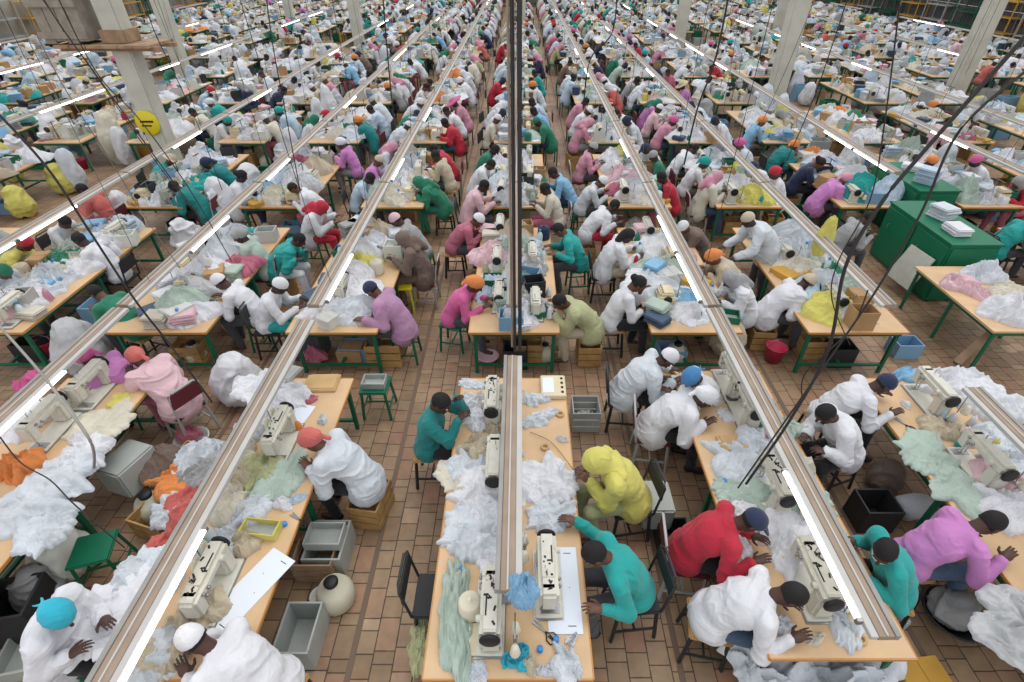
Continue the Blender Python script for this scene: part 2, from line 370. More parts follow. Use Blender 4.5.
def build_shirt(p, J, h, seed=0, name='shirt'):
    g = p['girth']; e = .016+.02*p['loose']; pts = np.array([J[k] for k in ('P', 'N', 'EL', 'ER', 'WL', 'WR')])
    lo = pts.min(0)-.25; hi = pts.max(0)+.2
    if p['loose'] and not p['stand']: lo[2] -= .12
    if p['stand']: lo[2] -= .2
    S = SDF(lo, hi, h); torso(S, J, g, e, .04)
    S.ell(J['P']+V3(0, -.01, -.03), (.17*g+e, .14*g+e, .13+e*2), None, .05)
    if p['stand'] or p['loose']: S.ell(J['P']+V3(0, .0, -.10), (.175*g+e, .15*g+e, .16+.1*p['stand']), None, .06)
    S.cap(J['N']-J['s3']*.05, J['N']+J['s3']*.012, .075, .066, .03)
    for k, q in (('L', -1), ('R', 1)):
        Sh, E, W = J['S'+k], J['E'+k], J['W'+k]; f = nrm(W-E)
        S.cap(Sh, E, .056+e*.7, .050+e*.6, .035)
        if p['sleeve'] == 'long': S.cap(E, W-f*.012, .053+e*.6, .036+e*.5, .02); S.cap(W-f*.03, W-f*.012, .04+e*.4, .04+e*.4, .005)
        elif p['sleeve'] == 'push': S.cap(E, W-f*.11, .053+e*.6, .044+e*.4, .02)
    # open neckline
    S.ell(J['N']+J['up']*.05+J['s3']*.03, (.06, .06, .055), None, .01, 'cut')
    V, Q = S.nets(); V = relax(V, Q, 1, .3); V = folds(V, Q, .0115+.003*p['loose'], 6.5, seed)
    return np_mesh(name, V, Q, CL['white'])
def build_trousers(p, J, h, seed=3):
    pts = np.array([J[k] for k in ('P', 'knL', 'anL', 'knR', 'anR')]); S = SDF(pts.min(0)-.2, pts.max(0)+.2, h)
    S.ell(J['P']-V3(0, 0, .02), (.165, .135, .115), None, .03)
    for k in 'LR':
        S.cap(J['hip'+k], J['kn'+k], .09, .068, .03); S.cap(J['kn'+k], J['an'+k], .066, .052, .02)
    V, Q = S.nets(); V = relax(V, Q, 1, .3); V = folds(V, Q, .010, 8, seed)
    return np_mesh('trousers', V, Q, CL['black'])
def build_shoe(J, k):
    S = SDF(J['an'+k]-.18, J['an'+k]+.22, .012); a = J['an'+k]
    S.ell(a+V3(0, -.01, -.045), (.042, .06, .045)); S.ell(a+V3(0, .1, -.062), (.046, .085, .034), None, .03)
    S.half((0, 0, .006), (0, 0, -1)); V, Q = S.nets(); return np_mesh('shoe', V, Q, M['black'])
HATS = {}
def hat(kind, lod=0):
    k = (kind, lod)
    if k in HATS: return HATS[k]
    h = (.006, .010, .016)[lod]; S = SDF((-.26, -.32, -.42), (.26, .3, .26), h); mats = [CL['white']]; am = .002
    face = lambda y=.05, z=.035: S.half((0, y, z), (0, .75, -.62), .012)
    if kind == 'hair': S.ell((0, -.008, .026), (.081, .1, .1)); face(.045, .02); mats = [M['hair']]; am = .0015
    elif kind == 'afro': S.ell((0, -.015, .045), (.1, .115, .11)); face(.055, .03); mats = [M['hair']]; am = .006
    elif kind == 'bun': S.ell((0, -.01, .028), (.085, .104, .102)); face(.045, .02); S.ell((0, -.12, .03), (.05, .045, .05), None, .02); mats = [M['hair']]; am = .004
    elif kind == 'long_hair': S.ell((0, -.012, .026), (.088, .106, .102)); face(.045, .01); S.ell((0, -.085, -.08), (.085, .05, .14), None, .03); mats = [M['hair']]; am = .006
    elif kind == 'cap': S.ell((0, -.006, .034), (.087, .106, .1)); S.half((0, 0, .012), (0, .2, -1)); S.cap((-.07, .02, .02), (-.05, -.08, .012), .012, .012, .01); S.cap((.07, .02, .02), (.05, -.08, .012), .012, .012, .01)
    elif kind == 'peaked_cap':
        S.ell((0, -.006, .036), (.088, .106, .094)); S.half((0, 0, .016), (0, .1, -1)); S.ell((0, .12, .04), (.07, .075, .012), Matrix.Rotation(-.25, 3, 'X'), .012); am = .001
    elif kind == 'surgical_cap': S.ell((0, -.012, .04), (.094, .115, .1)); S.half((0, .0, .008), (0, .25, -1)); S.cap((0, -.11, 0), (.03, -.16, -.03), .012, .006); S.cap((0, -.11, 0), (-.03, -.16, -.04), .012, .006); am = .004
    elif kind == 'headscarf': S.ell((0, -.02, .04), (.094, .118, .1)); S.ell((0, -.1, .0), (.06, .06, .06), None, .04); face(.058, .03); S.ell((0, -.145, .0), (.032, .028, .03), None, .015); S.cap((0, -.14, 0), (.03, -.15, -.1), .016, .024, .02); am = .004
    elif kind in ('hijab', 'hood'):
        e = .014 if kind == 'hood' else 0
        S.ell((0, -.012, .02), (.098+e, .118+e, .12+e)); S.cap((0, -.02, -.07), (0, -.06, -.17), .085, .1, .04); S.cap((-.12, -.1, -.2), (.12, -.1, -.2), .05, .05, .07)
        if kind == 'hijab': S.cap((0, -.14, -.1), (0, -.2, -.3), .07, .05, .05); S.cap((0, .02, -.17), (.02, .03, -.24), .06, .05, .04)
        S.ell((0, .12, -.01), (.062, .08, .085), None, .012, 'cut'); S.ell((0, .01, -.01), (.07, .09, .095), None, .005, 'cut'); am = .006
    elif kind == 'face_mask':
        S.ell((0, .03, -.05), (.066, .075, .058)); S.half((0, .045, 0), (0, -1, 0)); S.half((0, 0, -.005), (0, .1, 1)); am = .003
        S.cap((-.06, .05, -.03), (-.078, 0, -.005), .004, .004); S.cap((.06, .05, -.03), (.078, 0, -.005), .004, .004)
    elif kind == 'sun_hat': S.ell((0, -.01, .05), (.092, .11, .09)); S.ell((0, -.01, .03), (.2, .22, .014), None, .02); S.half((0, 0, .015), (0, 0, -1)); am = .004
    elif kind == 'wide_hat': S.ell((0, -.01, .06), (.1, .12, .09)); S.ell((0, -.01, .04), (.26, .27, .05), None, .03); S.half((0, 0, .02), (0, 0, -1)); am = .006
    V, Q = S.nets(); V = relax(V, Q, 2, .5); V = folds(V, Q, am, 14 if kind != 'afro' else 30, 1)
    nm = {'cap': 'knitted_cap', 'hair': 'hair', 'afro': 'hair', 'bun': 'hair', 'long_hair': 'hair'}.get(kind, kind)
    HATS[k] = np_mesh(nm, V, Q, mats); return HATS[k]
def link(o, parent=None):
    C.objects.link(o)
    if parent is not None: o.parent = parent
    return o
def setm(o, m, i=0):
    o.material_slots[i].link = 'OBJECT'; o.material_slots[i].material = m
def child(name, me, parent, mtx=None, mats=None):
    o = bpy.data.objects.new(name, me); link(o, parent)
    if mtx is not None: o.matrix_local = mtx
    if mats is not None:
        for i, m in enumerate(mats if isinstance(mats, (list, tuple)) else [mats]):
            if m is not None: setm(o, m, i)
    return o
USED = {}
def tag(o, label, cat, group=None, kind=None):
    if label:
        o['label'] = label; USED.setdefault(label, []).append(o)
    if cat: o['category'] = cat
    if group: o['group'] = group
    if kind: o['kind'] = kind
    return o
def empty(name, loc, rz=0):
    o = bpy.data.objects.new(name, None); o.empty_display_size = .1; C.objects.link(o)
    o.location = loc; o.rotation_euler = (0, 0, rz); return o
POSES = {}
LODH = ((.0072, .010, .014), (.013, .015, .018), (.022, .022, .026))
def pose_set(key, p, lod):
    k = (key, lod)
    if k not in POSES:
        q = dict(BASE); q.update(p); h = LODH[lod]; body, J = build_body(q, h[0], lod)
        POSES[k] = dict(J=J, body=body, shirt=build_shirt(q, J, h[1], len(POSES)), trousers=build_trousers(q, J, h[2]), p=q,
            shoes=[build_shoe(J, 'L'), build_shoe(J, 'R')] if lod == 0 else [], jacket='jacket' if q['loose'] else 'shirt')
    return POSES[k]
_eye = None
def eyes_mesh():
    global _eye
    if _eye is None:
        mb = MB()
        for q in (-1, 1):
            c = (q*.032, .081, .006); pr = [(.012*math.sin(t), -.012*math.cos(t)) for t in np.linspace(0, PI, 8)]
            mb.lathe([(a, -b) for a, b in pr], 10, 0, c, 'Y'); mb.lathe([(.0, .0128), (.004, .0124), (.0062, .011)], 10, 1, c, 'Y')
        _eye = mb.mesh('eyes', [mat('eye_white', (220, 214, 204), .3), mat('iris', (30, 20, 16), .2)])
    return _eye
def person(key, pose, lod, loc, rz, shirt, trousers='black', hair='hair', hairc=None, skin=0, label=None, group=None, mask=None, scale=1):
    ps = pose_set(key, pose, lod); root = empty('person', loc, rz); root.scale = (scale,)*3
    tag(root, label, 'person', group)
    child('body', ps['body'], root, None, SK[skin]); child('jacket' if ps['p']['loose'] else 'shirt', ps['shirt'], root, None, CL[shirt])
    child('trousers', ps['trousers'], root, None, CL[trousers])
    m = hat(hair, lod); child(m.name.split('.')[0], m, root, ps['J']['H'], CL[hairc] if hairc else None)
    if hair in ('cap', 'peaked_cap', 'surgical_cap', 'sun_hat', 'wide_hat') and lod < 2: child('hair', hat('hair', lod), root, ps['J']['H'] @ Matrix.Scale(.985, 4))
    if mask: child('face_mask', hat('face_mask', lod), root, ps['J']['H'], CL[mask])
    if lod == 0:
        child('eyes', eyes_mesh(), root, ps['J']['H'])
        for s in ps['shoes']: child('shoe', s, root)
    return root
def person_head_at(px, py, zh, key, pose, rz, **kw):
    """place the person so that the middle of the head is at photo pixel (px, py)"""
    q = dict(BASE); q.update(pose); hc = skel(q)['hc']; w = at(px, py, hc[2]); c, s = math.cos(rz), math.sin(rz)
    loc = (w.x-(c*hc[0]-s*hc[1]), w.y-(s*hc[0]+c*hc[1]), 0)
    return person(key, pose, kw.pop('lod', 0), loc, rz, **kw), loc
# ------------------------------------------------------------------ things of the workshop (unit: metres, origin on what carries them)
T = {}
def part(name, mb, mats, parent=None): return (name, mb.mesh(name, mats), parent)
def tmpl(key, name, cat, parts, low=None):
    T[key] = dict(name=name, cat=cat, parts=parts, low=low)
def place(key, loc, rz=0, label=None, group=None, mats=None, sc=None, low=False, tilt=None):
    t = T[key]
    if low and t['low'] or len(t['parts']) == 1:
        me = t['low'] if (low and t['low']) else t['parts'][0][1]
        o = bpy.data.objects.new(t['name'], me); C.objects.link(o); o.location = loc; o.rotation_euler = (0, 0, rz)
        if mats: setm(o, mats)
    else:
        o = empty(t['name'], loc, rz); made = []
        for nm, me, par in t['parts']:
            c = child(nm, me, o if par is None else made[par]); made.append(c)
            if mats and nm in ('body', 'arm', 'bed', 'seat', 'box', 'wall_panel'): setm(c, mats)
    if sc: o.scale = (sc,)*3 if isinstance(sc, (int, float)) else sc
    if tilt: o.rotation_euler = (tilt[0], tilt[1], rz)
    return tag(o, label, t['cat'], group)
# sewing machine: operator looks along +Y, handwheel at +X
def machine_parts(chips, seed=0, low=False):
    r = random.Random(seed); P = []; mm = [M['mach'], M['chip'], M['steel'], M['dsteel']]
    b = MB(); b.box((0, 0, .012), (.50, .19, .024), 0, .006); b.box((-.19, -.01, .0255), (.07, .14, .003), 2); b.box((0, 0, .002), (.53, .21, .006), 2)
    a = MB()
    a.box((.17, .01, .13), (.125, .15, .22), 0, .022); a.box((.02, .01, .245), (.46, .135, .10), 0, .028); a.box((-.19, .005, .20), (.11, .13, .19), 0, .022)
    a.box((.05, .01, .297), (.32, .09, .012), 0, .005); a.cyl((.12, -.05, .25), (.12, -.085, .25), .026, .022, 12, 0)
    a.box((-.02, -.059, .25), (.16, .004, .035), 0, .001)
    if chips:
        for i in range(chips):
            x = r.uniform(-.2, .2); y = r.uniform(-.03, .045); w = r.uniform(.008, .036); a.box((x, y, .3045 if abs(x-.05) < .15 and abs(y-.01) < .04 else .2965), (w, r.uniform(.005, .016), .003), 1, 0, r.uniform(0, 3))
        a.box((.06, -.02, .3045), (.13, .010, .003), 1); a.box((.01, -.0, .3045), (.012, .03, .003), 1); a.box((.16, .03, .2975), (.03, .02, .004), 1); a.box((-.14, .0, .2975), (.03, .012, .004), 1, 0, .5)
    wheel = MB(); wheel.lathe([(.0, .0), (.03, .0), (.06, .004), (.068, .012), (.068, .024), (.058, .032), (.03, .034), (.0, .034)], 18, 0, (.232, .01, .235), 'X')
    nb = MB(); nb.cyl((-.19, -.0, .11), (-.19, 0, .03), .005, .003, 8, 0); nb.box((-.19, -.012, .03), (.022, .035, .005), 0); nb.cyl((-.175, .02, .11), (-.175, .02, .035), .004, None, 6, 0)
    tn = MB()
    discs = []; spools = []
    for x in (.13, .27): q = MB(); q.lathe([(0, 0), (.034, 0), (.036, .01), (.022, .09), (.01, .1), (0, .1)], 12, 0, (x, .17, .105)); spools.append(('spool', q.mesh('spool', M['cone']), None))
    for x, z in ((-.13, .21), (-.15, .26), (-.09, .24)): q = MB(); q.lathe([(0, 0), (.014, -.002), (.014, -.012), (.004, -.02)], 10, 0, (x, -.06, z), 'Y'); discs.append(('tension_disc', q.mesh('tension_disc', M['steel']), 1))
    tn.tube([(-.1, .02, .29), (-.1, .02, .345), (-.085, .02, .36)], .0035, 6, 0); tn.tube([(-.04, .03, .29), (-.04, .03, .33)], .003, 6, 0)
    lv = MB(); lv.box((-.236, -.02, .2), (.006, .012, .07), 0, 0, 0); lv.tube([(-.235, .03, .14), (-.235, .07, .11)], .004, 6, 0)
    sp = MB(); sp.cyl((.2, .17, 0), (.2, .17, .34), .005, None, 8, 0); sp.box((.2, .17, .33), (.16, .008, .006), 0); sp.box((.2, .17, .1), (.16, .03, .005), 0)
    for x in (.12, .28): sp.cyl((x, .17, .1), (x, .17, .16), .004, None, 6, 0)
    if low:
        m = MB()
        m.box((0, 0, .012), (.50, .19, .024), 0); m.box((.17, .01, .13), (.115, .125, .22), 0); m.box((.02, .01, .245), (.46, .13, .10), 0, .02); m.box((-.185, .005, .19), (.10, .10, .19), 0)
        m.lathe([(.0, 0), (.065, .0), (.065, .03), (0, .03)], 10, 1, (.232, .01, .235), 'X'); m.box((.2, .17, .21), (.012, .012, .42), 1); m.box((.2, .17, .4), (.2, .015, .01), 1)
        m.box((.05, -.02, .298), (.14, .012, .004), 1); m.box((.1, -.05, .25), (.05, .03, .05), 1)
        return m.mesh('sewing_machine', [M['mach'], M['dsteel']])
    return [('bed', b.mesh('bed', mm), None), ('arm', a.mesh('arm', mm), None), ('hand_wheel', wheel.mesh('hand_wheel', M['black']), None), ('needle_bar', nb.mesh('needle_bar', M['steel']), None),
            ('thread_guide', tn.mesh('thread_guide', M['steel']), 1), ('lever', lv.mesh('lever', M['steel']), None), ('thread_stand', sp.mesh('thread_stand', M['steel']), None)]+discs+spools
tmpl('machine', 'sewing_machine', 'sewing machine', machine_parts(0), machine_parts(0, low=True))
tmpl('machine_chip', 'sewing_machine', 'sewing machine', machine_parts(16, 4)); tmpl('machine_chip2', 'sewing_machine', 'sewing machine', machine_parts(9, 9))
b = MB(); b.box((0, 0, .09), (.30, .24, .18), 0, .02); b.box((-.02, 0, .2), (.24, .2, .07), 0, .02); b.box((-.12, -.12, .05), (.12, .06, .06), 0, .01)
c2 = MB(); c2.box((-.05, -.125, .15), (.14, .012, .08), 0, .004)
w2 = MB(); w2.lathe([(0, 0), (.055, 0), (.055, .02), (0, .025)], 14, 0, (.15, 0, .16), 'X')
tn = MB()
for i in range(4): tn.lathe([(.0, 0), (.014, .0), (.014, .014), (.0, .022)], 8, 0, (-.1+i*.055, -.06, .234))
st_ = MB(); st_.cyl((0, .17, 0), (0, .17, .4), .006, None, 8); st_.box((0, .17, .39), (.32, .012, .008)); st_.box((0, .17, .08), (.34, .08, .006))
lo = MB(); lo.box((0, 0, .09), (.3, .24, .18)); lo.box((-.02, 0, .2), (.24, .2, .07), 0, .015); lo.box((0, .17, .39), (.32, .015, .01), 1); lo.box((0, .17, .2), (.012, .012, .4), 1); lo.box((-.02, -.06, .24), (.2, .02, .02), 1)
om = [M['mach3'], M['dsteel']]
tmpl('overlock', 'overlock_machine', 'sewing machine', [part('body', b, om), part('cover', c2, M['mach2']), part('hand_wheel', w2, M['black']), part('tension_dial', tn, M['steel']), part('thread_stand', st_, M['steel'])], lo.mesh('overlock_machine', om))
# long work table: origin floor centre of the near end, runs along +Y
BL = 3.13
def table_tmpl(w, key):
    L = BL; tp = MB(); tp.box((0, L/2, .735), (w, L, .03), 0, .004)
    eg = MB()
    for x in (-1, 1): eg.box((x*(w/2+.004), L/2, .735), (.008, L, .03))
    for y in (-.004, L+.004): eg.box((0, y, .735), (w, .008, .03))
    ap = MB()
    for x in (-1, 1): ap.box((x*(w/2-.05), L/2, .69), (.03, L-.1, .06))
    for y in (.05, L/2, L-.05): ap.box((0, y, .69), (w-.1, .03, .06))
    lg = MB(); lg.box((0, 0, .33), (.045, .045, .66), 0, .004); lgm = lg.mesh('leg', M['green'])
    br = MB()
    for y in (.08, L/2, L-.08): br.box((0, y, .14), (w-.14, .035, .035))
    br.box((0, L/2, .14), (.035, L-.2, .035))
    low = MB(); low.box((0, L/2, .735), (w, L, .03), 0); low.box((0, L/2, .69), (w-.08, L-.08, .06), 1)
    for x in (-1, 1):
        for y in (.08, L/2, L-.08): low.box((x*(w/2-.07), y, .33), (.045, .045, .66), 1)
    T[key] = dict(name='work_table', cat='table', tp=tp.mesh('tabletop', M['wood']), eg=eg.mesh('edge_strip', M['edge']), ap=ap.mesh('apron', M['green']), lg=lgm, br=br.mesh('crossbar', M['green']), w=w, low=low.mesh('work_table', [M['wood'], M['green']]))
for w_, k_ in ((1.18, 'tw'), (1.04, 'tn'), (1.3, 'tx')): table_tmpl(w_, k_)
def table(key, x, y, label, low=False, group=None):
    t = T[key]
    if low:
        o = bpy.data.objects.new('work_table', t['low']); C.objects.link(o); o.location = (x, y, 0); return tag(o, label, 'table', group)
    r = empty('work_table', (x, y, 0)); tag(r, label, 'table', group); a = child('tabletop', t['tp'], r); child('edge_strip', t['eg'], a)
    child('apron', t['ap'], r); child('crossbar', t['br'], r)
    for sx in (-1, 1):
        for yy in (.08, BL/2, BL-.08): child('leg', t['lg'], r, Matrix.Translation((sx*(t['w']/2-.07), yy, 0)))
    return r
# seats
def stool(key, name, seatm, legm, sz=(.34, .34), h=.45, back=0, wood=0):
    s = MB(); s.box((0, 0, h-.015), (sz[0], sz[1], .035), 0, .012)
    P = [('seat', s.mesh('seat', seatm), None)]
    for x in (-1, 1):
        for y in (-1, 1):
            l = MB(); l.bar((x*(sz[0]/2-.03), y*(sz[1]/2-.03), h-.03), (x*(sz[0]/2), y*(sz[1]/2), 0), .026); P.append(('leg', l.mesh('leg', legm), None))
    r = MB()
    for x in (-1, 1): r.bar((x*(sz[0]/2-.008), -sz[1]/2+.008, .16), (x*(sz[0]/2-.008), sz[1]/2-.008, .16), .018)
    r.bar((-sz[0]/2+.01, 0, .16), (sz[0]/2-.01, 0, .16), .018); P.append(('stretcher', r.mesh('stretcher', legm), None))
    if back:
        f = MB(); q = sz[0]/2-.015
        f.tube([(-q, -sz[1]/2, h-.02), (-q, -sz[1]/2-.05, h+.36), (-q+.05, -sz[1]/2-.06, h+.41), (q-.05, -sz[1]/2-.06, h+.41), (q, -sz[1]/2-.05, h+.36), (q, -sz[1]/2, h-.02)], .012, 8)
        p = MB(); p.box((0, -sz[1]/2-.045, h+.28), (sz[0]-.02, .02, .2), 0, .008)
        P += [('back_frame', f.mesh('back_frame', legm), None), ('backrest', p.mesh('backrest', seatm), None)]
    lo = MB(); lo.box((0, 0, h-.015), (sz[0], sz[1], .035), 0)
    for x in (-1, 1):
        for y in (-1, 1): lo.box((x*(sz[0]/2-.02), y*(sz[1]/2-.02), h/2-.02), (.03, .03, h-.04), 1)
    if back: lo.box((0, -sz[1]/2-.04, h+.26), (sz[0], .03, .26), 0)
    tmpl(key, name, 'stool' if not back else 'chair', P, lo.mesh(name, [seatm, legm]))
stool('stool_green', 'stool', M['green'], M['green']); stool('stool_wood', 'stool', M['crate'], M['dsteel']); stool('chair_maroon', 'chair', M['maroon'], M['metalgrey'], (.38, .38), back=1)
stool('chair_black', 'chair', M['dark'], M['dsteel'], (.38, .38), back=1); stool('stool_yellow', 'stool', M['yellow'], M['yellow'], (.32, .32)); stool('chair_blue', 'chair', M['blue'], M['metalgrey'], (.38, .38), back=1)
def crate(key, m, sx, sy, sz, slat=1, name='crate'):
    P = []; n = 3 if slat else 1
    for ax, q in (('x', -1), ('x', 1), ('y', -1), ('y', 1)):
        w = MB()
        for i in range(n):
            hh = sz/n*(.82 if slat else 1); z = sz/n*(i+.5)
            if ax == 'x': w.box((q*(sx/2-.01), 0, z), (.018, sy-.04, hh), 0, .002)
            else: w.box((0, q*(sy/2-.01), z), (sx, .018, hh), 0, .002)
        P.append(('wall_panel', w.mesh('wall_panel', m), None))
    b = MB(); b.box((0, 0, .012), (sx-.04, sy-.04, .02)); P.append(('base', b.mesh('base', m), None))
    lo = MB()
    for q in (-1, 1): lo.box((q*(sx/2-.01), 0, sz/2), (.018, sy, sz)); lo.box((0, q*(sy/2-.01), sz/2), (sx, .018, sz))
    lo.box((0, 0, .012), (sx, sy, .02)); tmpl(key, name, name.split('_')[-1], P, lo.mesh(name, m))
crate('crate', M['crate'], .42, .32, .34, name='wooden_crate'); crate('tray', M['metalgrey'], .40, .28, .12, 0, 'metal_tray'); crate('bin', M['dark'], .36, .30, .34, 0, 'plastic_bin'); crate('binb', M['bluebin'], .4, .3, .26, 0, 'plastic_bin')
crate('drawerbox', M['metalgrey'], .3, .42, .3, 0, 'metal_bin')
def carton(key, m, s):
    b = MB(); b.box((0, 0, s[2]/2), s, 0, .006); f = MB(); f.box((-s[0]/4+.002, 0, s[2]+.004), (s[0]/2-.008, s[1], .005)); f.box((s[0]/4-.002, 0, s[2]+.006), (s[0]/2-.008, s[1], .005))
    lo = MB(); lo.box((0, 0, s[2]/2), s, 0, .006); tmpl(key, 'carton_box', 'box', [part('box', b, m), part('flap', f, m)], lo.mesh('carton_box', m))
carton('carton', M['card'], (.36, .28, .24)); carton('carton_white', mat('white_board', (206, 206, 200), .8, var=.08), (.32, .3, .2)); carton('carton_flat', M['orange_box'], (.42, .3, .08))
# control box (computerised stitch unit), servo motor
b = MB(); b.box((0, 0, .14), (.26, .34, .28), 0, .015); f = MB(); f.box((-.132, 0, .16), (.008, .26, .18), 0, .003); k = MB(); k.box((-.138, .0, .2), (.006, .16, .05)); k.box((-.138, 0, .12), (.006, .2, .03))
lo = MB(); lo.box((0, 0, .14), (.26, .34, .28), 0, .015)
tmpl('ctrl', 'motor_control_box', 'control box', [part('case', b, M['metalgrey']), part('front_panel', f, M['mach2']), part('keypad', k, M['bluebin'])], lo.mesh('motor_control_box', M['metalgrey']))
b = MB(); b.box((0, 0, .03), (.2, .28, .06), 0, .008); k = MB()
for i in range(4): k.box((.07, -.09+i*.06, .063), (.02, .025, .008), 0, .002)
s_ = MB(); s_.box((-.04, .0, .062), (.09, .2, .004))
tmpl('panel', 'control_panel', 'control panel', [part('case', b, M['mach3']), part('button', k, M['chip']), part('screen', s_, M['paper'])])
# soft and turned goods
def lathe_t(key, name, cat, prof, m, n=18, extra=None):
    b = MB(); b.lathe(prof, n, 0); P = [part('body', b, m)]
    if extra: P += extra
    lo = MB(); lo.lathe(prof, 8, 0); tmpl(key, name, cat, P, lo.mesh(name, m))
base = MB(); base.lathe([(0, 0), (.034, 0), (.034, .008), (.0, .009)], 14)
lathe_t('cone', 'thread_cone', 'thread cone', [(.0, .008), (.045, .008), (.05, .02), (.032, .13), (.022, .145), (.012, .146), (.010, .17), (.0, .17)], M['cone'])
lathe_t('bigcone', 'thread_cone', 'thread cone', [(.0, 0), (.085, .0), (.092, .03), (.086, .16), (.07, .18), (.02, .185), (.018, .2), (0, .2)], M['cone'], 22)
cap = MB(); cap.lathe([(.0, .185), (.018, .185), (.018, .215), (0, .217)], 12)
lathe_t('bottle', 'plastic_bottle', 'bottle', [(.0, 0), (.036, .0), (.04, .01), (.04, .12), (.03, .155), (.014, .175), (.014, .19), (0, .19)], mat('bottle_white', (206, 222, 222), .3), extra=[part('cap', cap, M['blue'])])
hd = MB(); hd.tube([(-.14, 0, .24), (-.12, 0, .33), (0, 0, .38), (.12, 0, .33), (.14, 0, .24)], .004, 6)
lathe_t('bucket', 'bucket', 'bucket', [(.0, .01), (.095, .01), (.1, 0), (.14, .25), (.15, .255), (.145, .262), (.134, .25), (.098, .02), (0, .02)], M['pink'], extra=[part('handle', hd, M['steel'])])
lathe_t('bowl', 'basin', 'basin', [(.0, .008), (.1, .0), (.17, .08), (.19, .11), (.2, .112), (.185, .118), (.165, .085), (.09, .015), (0, .014)], mat('basin_white', (206, 208, 204), .4), 24)
lid = MB(); lid.lathe([(0, .30), (.06, .30), (.064, .33), (.05, .345), (0, .346)], 16)
lathe_t('jug', 'round_container', 'container', [(.0, 0), (.13, .0), (.16, .03), (.165, .16), (.13, .24), (.06, .28), (.058, .3), (0, .3)], mat('container_cream', (206, 202, 180), .4), 22, [part('lid', lid, M['black'])])
sh = MB(); sh.box((0, 0, .003), (.21, .30, .004)); tmpl('paper', 'paper_sheet', 'paper', [part('sheet', sh, M['paper'])])
sh = MB(); sh.box((0, 0, .003), (.30, .62, .004)); mk = MB()
for i in range(5): mk.box((-.02 if i % 2 else .06, -.26+i*.13, .0055), (.07 if i in (0, 4) else .008, .006, .001), 0)
tmpl('pattern', 'paper_pattern', 'paper', [part('sheet', sh, M['paper']), part('printed_mark', mk, M['dsteel'])])
b = MB(); b.box((0, 0, .011), (.36, .26, .022), 0, .003); b.box((.0, 0, .026), (.34, .24, .008), 0, .002); b.box((.01, .01, .034), (.3, .22, .008), 0, .002); tmpl('folder', 'card_folder', 'folder', [part('card', b, M['kraft'])])
def heap(seed, sx, sy, h, n=46, flat=0, cut=1.6):
    u = np.linspace(-1, 1, n); Xg, Yg = np.meshgrid(u, u, indexing='ij'); th = np.arctan2(Yg, Xg)
    e = np.stack([np.cos(th).ravel()*1.3+seed*3.1, np.sin(th).ravel()*1.3, np.zeros(n*n)], 1); rad = 1.08+.36*noise3(e).reshape(n, n)+.2*noise3(e*2.9).reshape(n, n)+.08*noise3(e*8).reshape(n, n)
    m = np.maximum(np.abs(Xg), np.abs(Yg)); rr = np.sqrt(Xg**2+Yg**2)+1e-9; f = m/rr    # square to disc
    X = Xg*f*rad*sx/2; Y = Yg*f*rad*sy/2; r = m
    p = np.stack([X.ravel(), Y.ravel(), np.full(n*n, seed*1.7)], 1)
    big = noise3(p*3.2+seed).reshape(n, n); r1 = ridge(p*6+seed*2, 1.4).reshape(n, n); r2 = ridge(p*13+seed*5, 1.0).reshape(n, n); r3 = ridge(p*24+seed, .8).reshape(n, n)
    dome = np.clip(1-r**cut, 0, 1)**(.45 if not flat else .25)
    z = dome*(h*(.5+.42*big)+h*.42*np.clip(r1, -.3, 1)+.024*np.clip(r2, -.2, 1)+.012*np.clip(r3, -.2, 1))+.002
    z = np.maximum(z, .003); z[r > .999] = 0
    w1 = noise3(p*9+40).reshape(n, n)*.02; w2 = noise3(p*9+80).reshape(n, n)*.02
    V = np.stack([X+w1, Y+w2, z], 2).reshape(-1, 3); i = np.arange(n*n).reshape(n, n)
    Q = np.stack([i[:-1, :-1].ravel(), i[1:, :-1].ravel(), i[1:, 1:].ravel(), i[:-1, 1:].ravel()], 1)
    return V, Q
HV = []
for i in range(7):
    V, Q = heap(i+1, .66, .54, .15+.04*(i % 3), 72); me = np_mesh('garment_heap', V, Q, CL['white']); V2, Q2 = heap(i+1, .66, .54, .16, 18)
    tmpl('heap%d' % i, 'garment_heap', 'garment heap', [('cloth', me, None)], None); HV.append((V2, Q2))
for i in range(4):
    V, Q = heap(i+21, .5, .6, .035, 50, 1, 5); tmpl('sheet%d' % i, 'fabric_piece', 'fabric', [('cloth', np_mesh('fabric_piece', V, Q, CL['mint']), None)])
V, Q = heap(55, 1.3, 1.0, .3, 90); tmpl('bigheap', 'garment_heap', 'garment heap', [('cloth', np_mesh('garment_heap', V, Q, CL['white']), None)])
def stackfold(n, seed):
    r = random.Random(seed); mb = MB()
    for i in range(n): mb.box((r.uniform(-.012, .012), r.uniform(-.012, .012), .018+i*.034), (.24+r.uniform(-.02, .02), .3+r.uniform(-.02, .02), .036), 0, .014, r.uniform(-.08, .08))
    return mb
for i, n_ in enumerate((3, 5, 7)): tmpl('stack%d' % i, 'folded_fabric_bundle', 'fabric bundle', [part('cloth', stackfold(n_, i), CL['pale_blue'])])
def sack(seed, r=.2, h=.42):
    S = SDF((-.4, -.4, -.02), (.4, .4, .7), .016); S.ell((0, 0, h*.42), (r, r*.9, h*.45), None, .03); S.ell((.03, 0, h*.8), (r*.6, r*.6, h*.25), None, .06); S.half((0, 0, .008), (0, 0, -1), .02)
    V, Q = S.nets(); V = relax(V, Q, 2); V = folds(V, Q, .03, 6, seed); V[:, 2] = np.maximum(V[:, 2], 0); return V, Q
for i in range(3):
    V, Q = sack(i, .19+.03*i, .4+.06*i); tmpl('sack%d' % i, 'plastic_sack', 'bag', [('bag', np_mesh('plastic_sack', V, Q, M['bag']), None)])
sb = MB()
